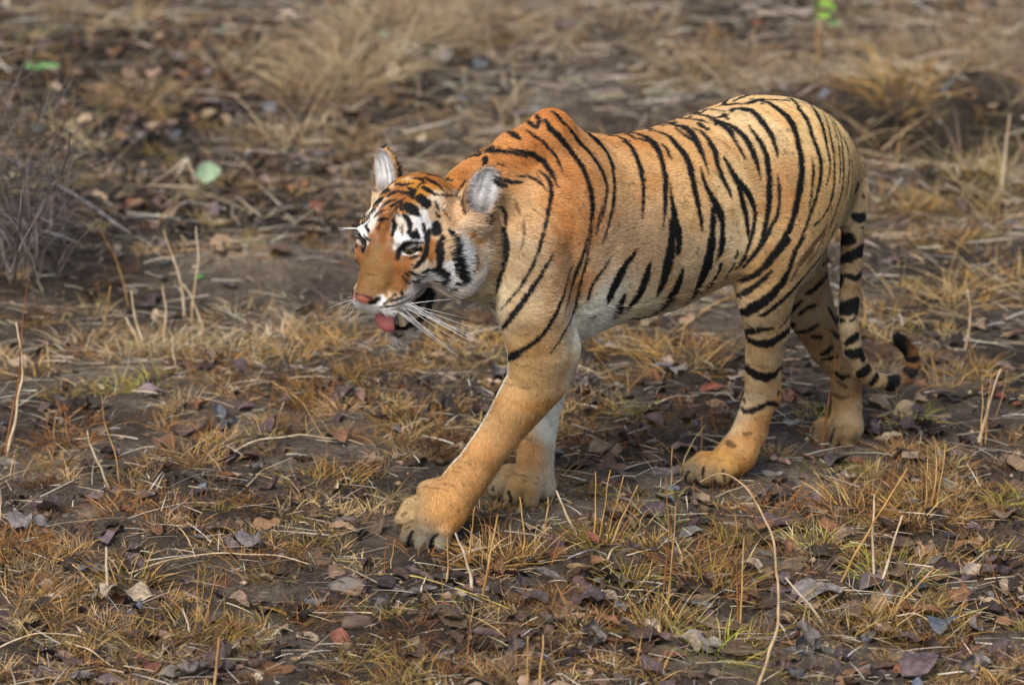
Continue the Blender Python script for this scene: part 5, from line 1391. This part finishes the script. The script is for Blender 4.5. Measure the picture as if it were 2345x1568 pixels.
# --- grass tufts that stand out
def tuft(px,py,n,rad,h,pal,label,wts=None,tilt=(5,65),w=(.0014,.0034)):
    p=gpt(px,py); wts=wts or [1]*len(pal)
    th=rg.random(n)*6.283; rr=rad*np.sqrt(rg.random(n)); bx=p[0]+rr*np.cos(th); by=p[1]+rr*np.sin(th)
    d=dirs(n,*tilt); d[:,0]+=.9*np.cos(th)*rr/rad; d[:,1]+=.9*np.sin(th)*rr/rad
    g3=blades(np.stack([bx,by,terrain(bx,by)-.005],-1),d,h*rg.uniform(.45,1.15,n),rg.uniform(*w,n),rg.uniform(.1,.7,n),tint(n,pal,wts,.2))
    o=mesh_obj('grass_tuft',g3[0],g3[1],gm,col=g3[2],smooth=False); return tag(o,label,'grass tuft','grass tufts in the clearing')
YG=[(170,168,60),(196,180,90),(140,146,56),(210,190,120)]; OR=[(164,114,66),(142,96,58),(186,142,88),(112,80,54)]; OL=[(150,128,60),(126,116,56),(178,150,84),(104,84,50)]; GD=[(196,160,96),(178,134,70),(208,180,126),(150,112,64)]; BR=[(112,76,50),(136,94,58),(92,64,46),(160,116,72)]
TF=[(265,890,70,.045,.055,YG,'bright yellow green tuft on soil left of the muzzle'),(1866,1250,120,.06,.07,[(206,190,110),(180,168,84),(222,206,150)],'bright straw yellow tuft below the hind paws, lightest of all'),
(1690,1250,90,.06,.07,OL,'olive tuft beside the big arching stem'),(2092,955,70,.055,.06,YG,'green tuft beyond the far hind paw'),(1375,1245,120,.06,.10,OL,'large olive tuft with tall stalks in front of the belly'),
(1515,1255,60,.035,.06,YG,'yellow green tuft at the foot of the tall reddish stalk'),(860,1410,70,.05,.07,OL,'olive tuft left below the fore paw on dark soil'),(1020,1400,70,.045,.065,OL,'olive tuft below the outstretched fore paw'),
(1450,945,60,.05,.06,YG,'yellowish tuft between fore and hind paws'),(700,930,110,.075,.06,OL+OR,'broad moss green and rust tuft ahead of the near foreleg'),(530,885,90,.06,.05,OR,'rusty low tuft below the broken stalks'),
(345,880,110,.07,.055,OR+YG,'rust and yellow tuft right of the bright yellow green one'),(170,960,110,.07,.06,OR,'rusty tuft on the bare soil at left'),(150,1020,120,.06,.08,OR,'tall rusty tuft left of the shell shaped leaf'),
(600,1010,70,.05,.05,OL,'olive tuft under the long white straw'),(430,1045,120,.075,.06,OR,'wide orange brown tuft below the rolled brown leaf'),(470,1060,70,.05,.07,GD,'golden tuft by the straw end ahead of the foreleg'),
(740,1100,150,.085,.075,OL+GD,'large dry tuft left of the outstretched fore paw'),(790,1085,90,.06,.06,OR,'rusty tuft touching the large dry one ahead of the paw'),(400,1175,120,.08,.06,OR,'wide rusty tuft in the near left grass'),(270,1170,100,.07,.07,OR,'rusty tuft right of the large purple leaf'),
(30,1260,140,.08,.07,OR,'dense orange tuft at the near left edge'),(150,1265,130,.08,.065,OR,'dense orange tuft right of the one at the edge'),(40,1380,150,.08,.085,OR+GD,'tall orange tuft at the left edge above the leaf on edge'),
(300,1335,120,.06,.085,GD+OL,'golden olive tuft above the long wavy buff leaf'),(450,1440,140,.08,.08,OL+GD,'olive clump of tall stalks at the near left'),(640,1430,110,.08,.06,OL,'pale olive tuft beside bare soil at the near edge'),(720,1410,90,.06,.06,OR,'orange tuft between bare soil and the grey stone'),
(560,1290,80,.06,.05,OR,'orange tuft by the very long pale straw'),(980,1240,70,.05,.045,OR,'orange tuft right under the outstretched fore paw'),(1130,1290,130,.07,.10,GD,'golden tuft of fine stems in front of the fore paws'),(1190,1280,120,.07,.09,GD,'golden tuft right of the fine stems'),
(1330,1420,110,.07,.08,OR,'orange brown tuft below the ring shaped leaf'),(1290,1540,100,.07,.06,OR,'orange tuft at the near edge below the belly'),(960,1545,150,.09,.08,OL+OR,'yellow and rust tuft at the near edge below the paw'),
(1430,1330,100,.06,.07,OL,'olive tuft right of the ochre leaf'),(1580,1290,140,.08,.09,OR,'rusty tuft left of the big arching stem'),(1630,1340,150,.08,.10,OR+OL,'tall orange tuft left of the golden upright stalk'),(1660,1490,140,.08,.10,OL+YG,'yellow olive tuft at the near edge left of the arching stem'),
(1510,1440,130,.07,.12,OL+GD,'tall golden green tuft at the near edge below the belly'),(1770,1170,140,.09,.08,OR,'rusty tuft right behind the near hind heel'),(1960,1170,160,.09,.10,OR+GD,'tall rusty tuft below the far hind paw'),(2120,1180,170,.09,.12,GD+OR,'dense golden tuft around the thick golden stalk'),
(2040,1320,130,.07,.09,YG+OL,'green tuft at the foot of the straight pale stalk'),(2320,1150,80,.05,.07,YG,'green tuft at the right edge below the tail tip'),(2250,1270,60,.05,.05,YG,'small green tuft beside the round brown leaf'),(2100,1440,170,.10,.09,GD+OL,'broad golden tuft behind the slate blue leaf'),
(1960,1440,160,.10,.09,OL+GD,'broad olive tuft at the near edge right of the arching stem'),(2200,870,100,.08,.10,GD,'golden tuft past the tail tip'),(2020,740,110,.08,.08,GD+OL,'golden green tuft beyond the tail'),(2190,480,130,.12,.13,OL,'tall olive tuft beside the mauve leaf beyond the tail'),
(2130,560,90,.08,.08,GD,'golden tuft below the earth hollow'),(1570,190,120,.14,.12,OL,'olive tuft on the slope behind the back'),(470,830,150,.09,.08,BR+GD,'dark brown tuft with pale tips below the broken stalks'),(800,790,150,.09,.08,GD,'golden tuft below the chin'),(690,800,150,.10,.08,GD,'wide golden tuft left of the chin'),
(1080,800,130,.09,.09,GD,'golden tuft behind the near foreleg at left'),(1560,830,170,.10,.12,GD,'tall golden tuft under the belly'),(1450,800,120,.09,.09,GD,'golden tuft in the belly shade'),(1590,940,70,.05,.07,BR,'dark brown tuft in front of the near hind shin'),(1880,950,60,.05,.06,YG,'green tuft right behind the near hind shin'),
(930,960,140,.08,.07,GD+OR,'golden rusty tuft ahead of the near forearm'),(880,1010,100,.06,.06,OR,'rusty tuft beside the near forearm'),(1340,960,90,.07,.07,BR,'brown tuft just behind the far foreleg'),(1360,1040,80,.06,.06,BR,'brown tuft between the far fore paw and the hind paw')]
BK=[(176,152,116),(156,130,96),(196,174,138),(126,104,82),(142,120,96)]
PB=[(200,176,136),(178,152,114),(216,196,158),(150,126,96)]
TF+=[(800,170,380,.18,.21,PB,'tall dry clump on the slope straight above the head, biggest of the far ones'),(890,80,420,.22,.25,PB,'tall dry clump at the top edge above the head'),(720,215,240,.14,.20,PB,'lower dry clump left of the tall clump above the head'),
(1010,60,360,.25,.24,BK,'wide dry clump at the top edge left of the shoulders'),(1180,120,260,.2,.18,BK,'dry clump on the slope above the shoulders'),(1400,70,280,.22,.18,BK,'matted dry clump at the top edge above the back'),(1640,150,240,.18,.16,BK,'dry clump on the slope above the hips'),
(1790,200,180,.12,.14,BK,'dry clump just above the rump'),(2060,190,200,.10,.20,GD,'upright golden clump on the far right slope'),(2200,130,260,.2,.2,BK,'dry clump on the far right slope near the edge'),(2320,170,220,.16,.18,BK,'dry clump at the top right edge'),(1960,110,200,.16,.15,BK,'dry clump right of the sprout'),
(560,130,200,.18,.14,BK,'thin dry clump on the dark slope at left'),(330,230,160,.16,.12,BK,'sparse dry clump on the dark slope near the green leaf'),(600,330,200,.2,.10,BK,'flattened dry clump ahead of the ears'),(2280,430,200,.12,.13,OL,'olive clump under the earth hollow at the right edge'),(2080,480,140,.09,.10,GD,'golden clump right of the rump'),(2320,640,120,.10,.12,GD,'golden clump at the right edge level with the tail'),(2180,700,120,.09,.10,GD,'golden clump right of the hanging tail')]
TF+=[(958,1270,34,.06,.05,OR,'few rusty blades over the toes of the outstretched fore paw'),(1175,1166,34,.06,.05,GD,'few golden blades over the toes of the far fore paw'),(1625,1118,40,.07,.055,OR,'rusty blades over the near hind toes'),(1900,1030,30,.06,.05,OR,'thin rusty blades at the far hind toes')]
PL=[(220,198,156),(200,172,124),(176,144,98),(228,212,176)]
TF+=[(300,815,90,.06,.10,PL,'pale spiky tuft at the foot of the crooked stalk'),(365,805,110,.07,.11,PL,'pale spiky tuft at the foot of the broken stalk group'),(435,800,100,.07,.10,PL,'pale spiky tuft right of the broken stalk group'),(545,795,90,.07,.08,PL,'pale straw tuft between the stalk group and the chin'),
(630,775,90,.08,.08,PL,'pale straw tuft straight left of the tongue'),(190,800,80,.07,.09,PL,'pale straw tuft left of the golden stalk'),(70,850,90,.07,.09,GD,'golden tuft at the left edge by the tall stalks'),(560,720,80,.08,.07,PL,'flat pale tuft on the mound side ahead of the muzzle'),(730,740,90,.08,.07,PL,'pale straw tuft behind the tongue')]
for t in TF: tuft(*t)
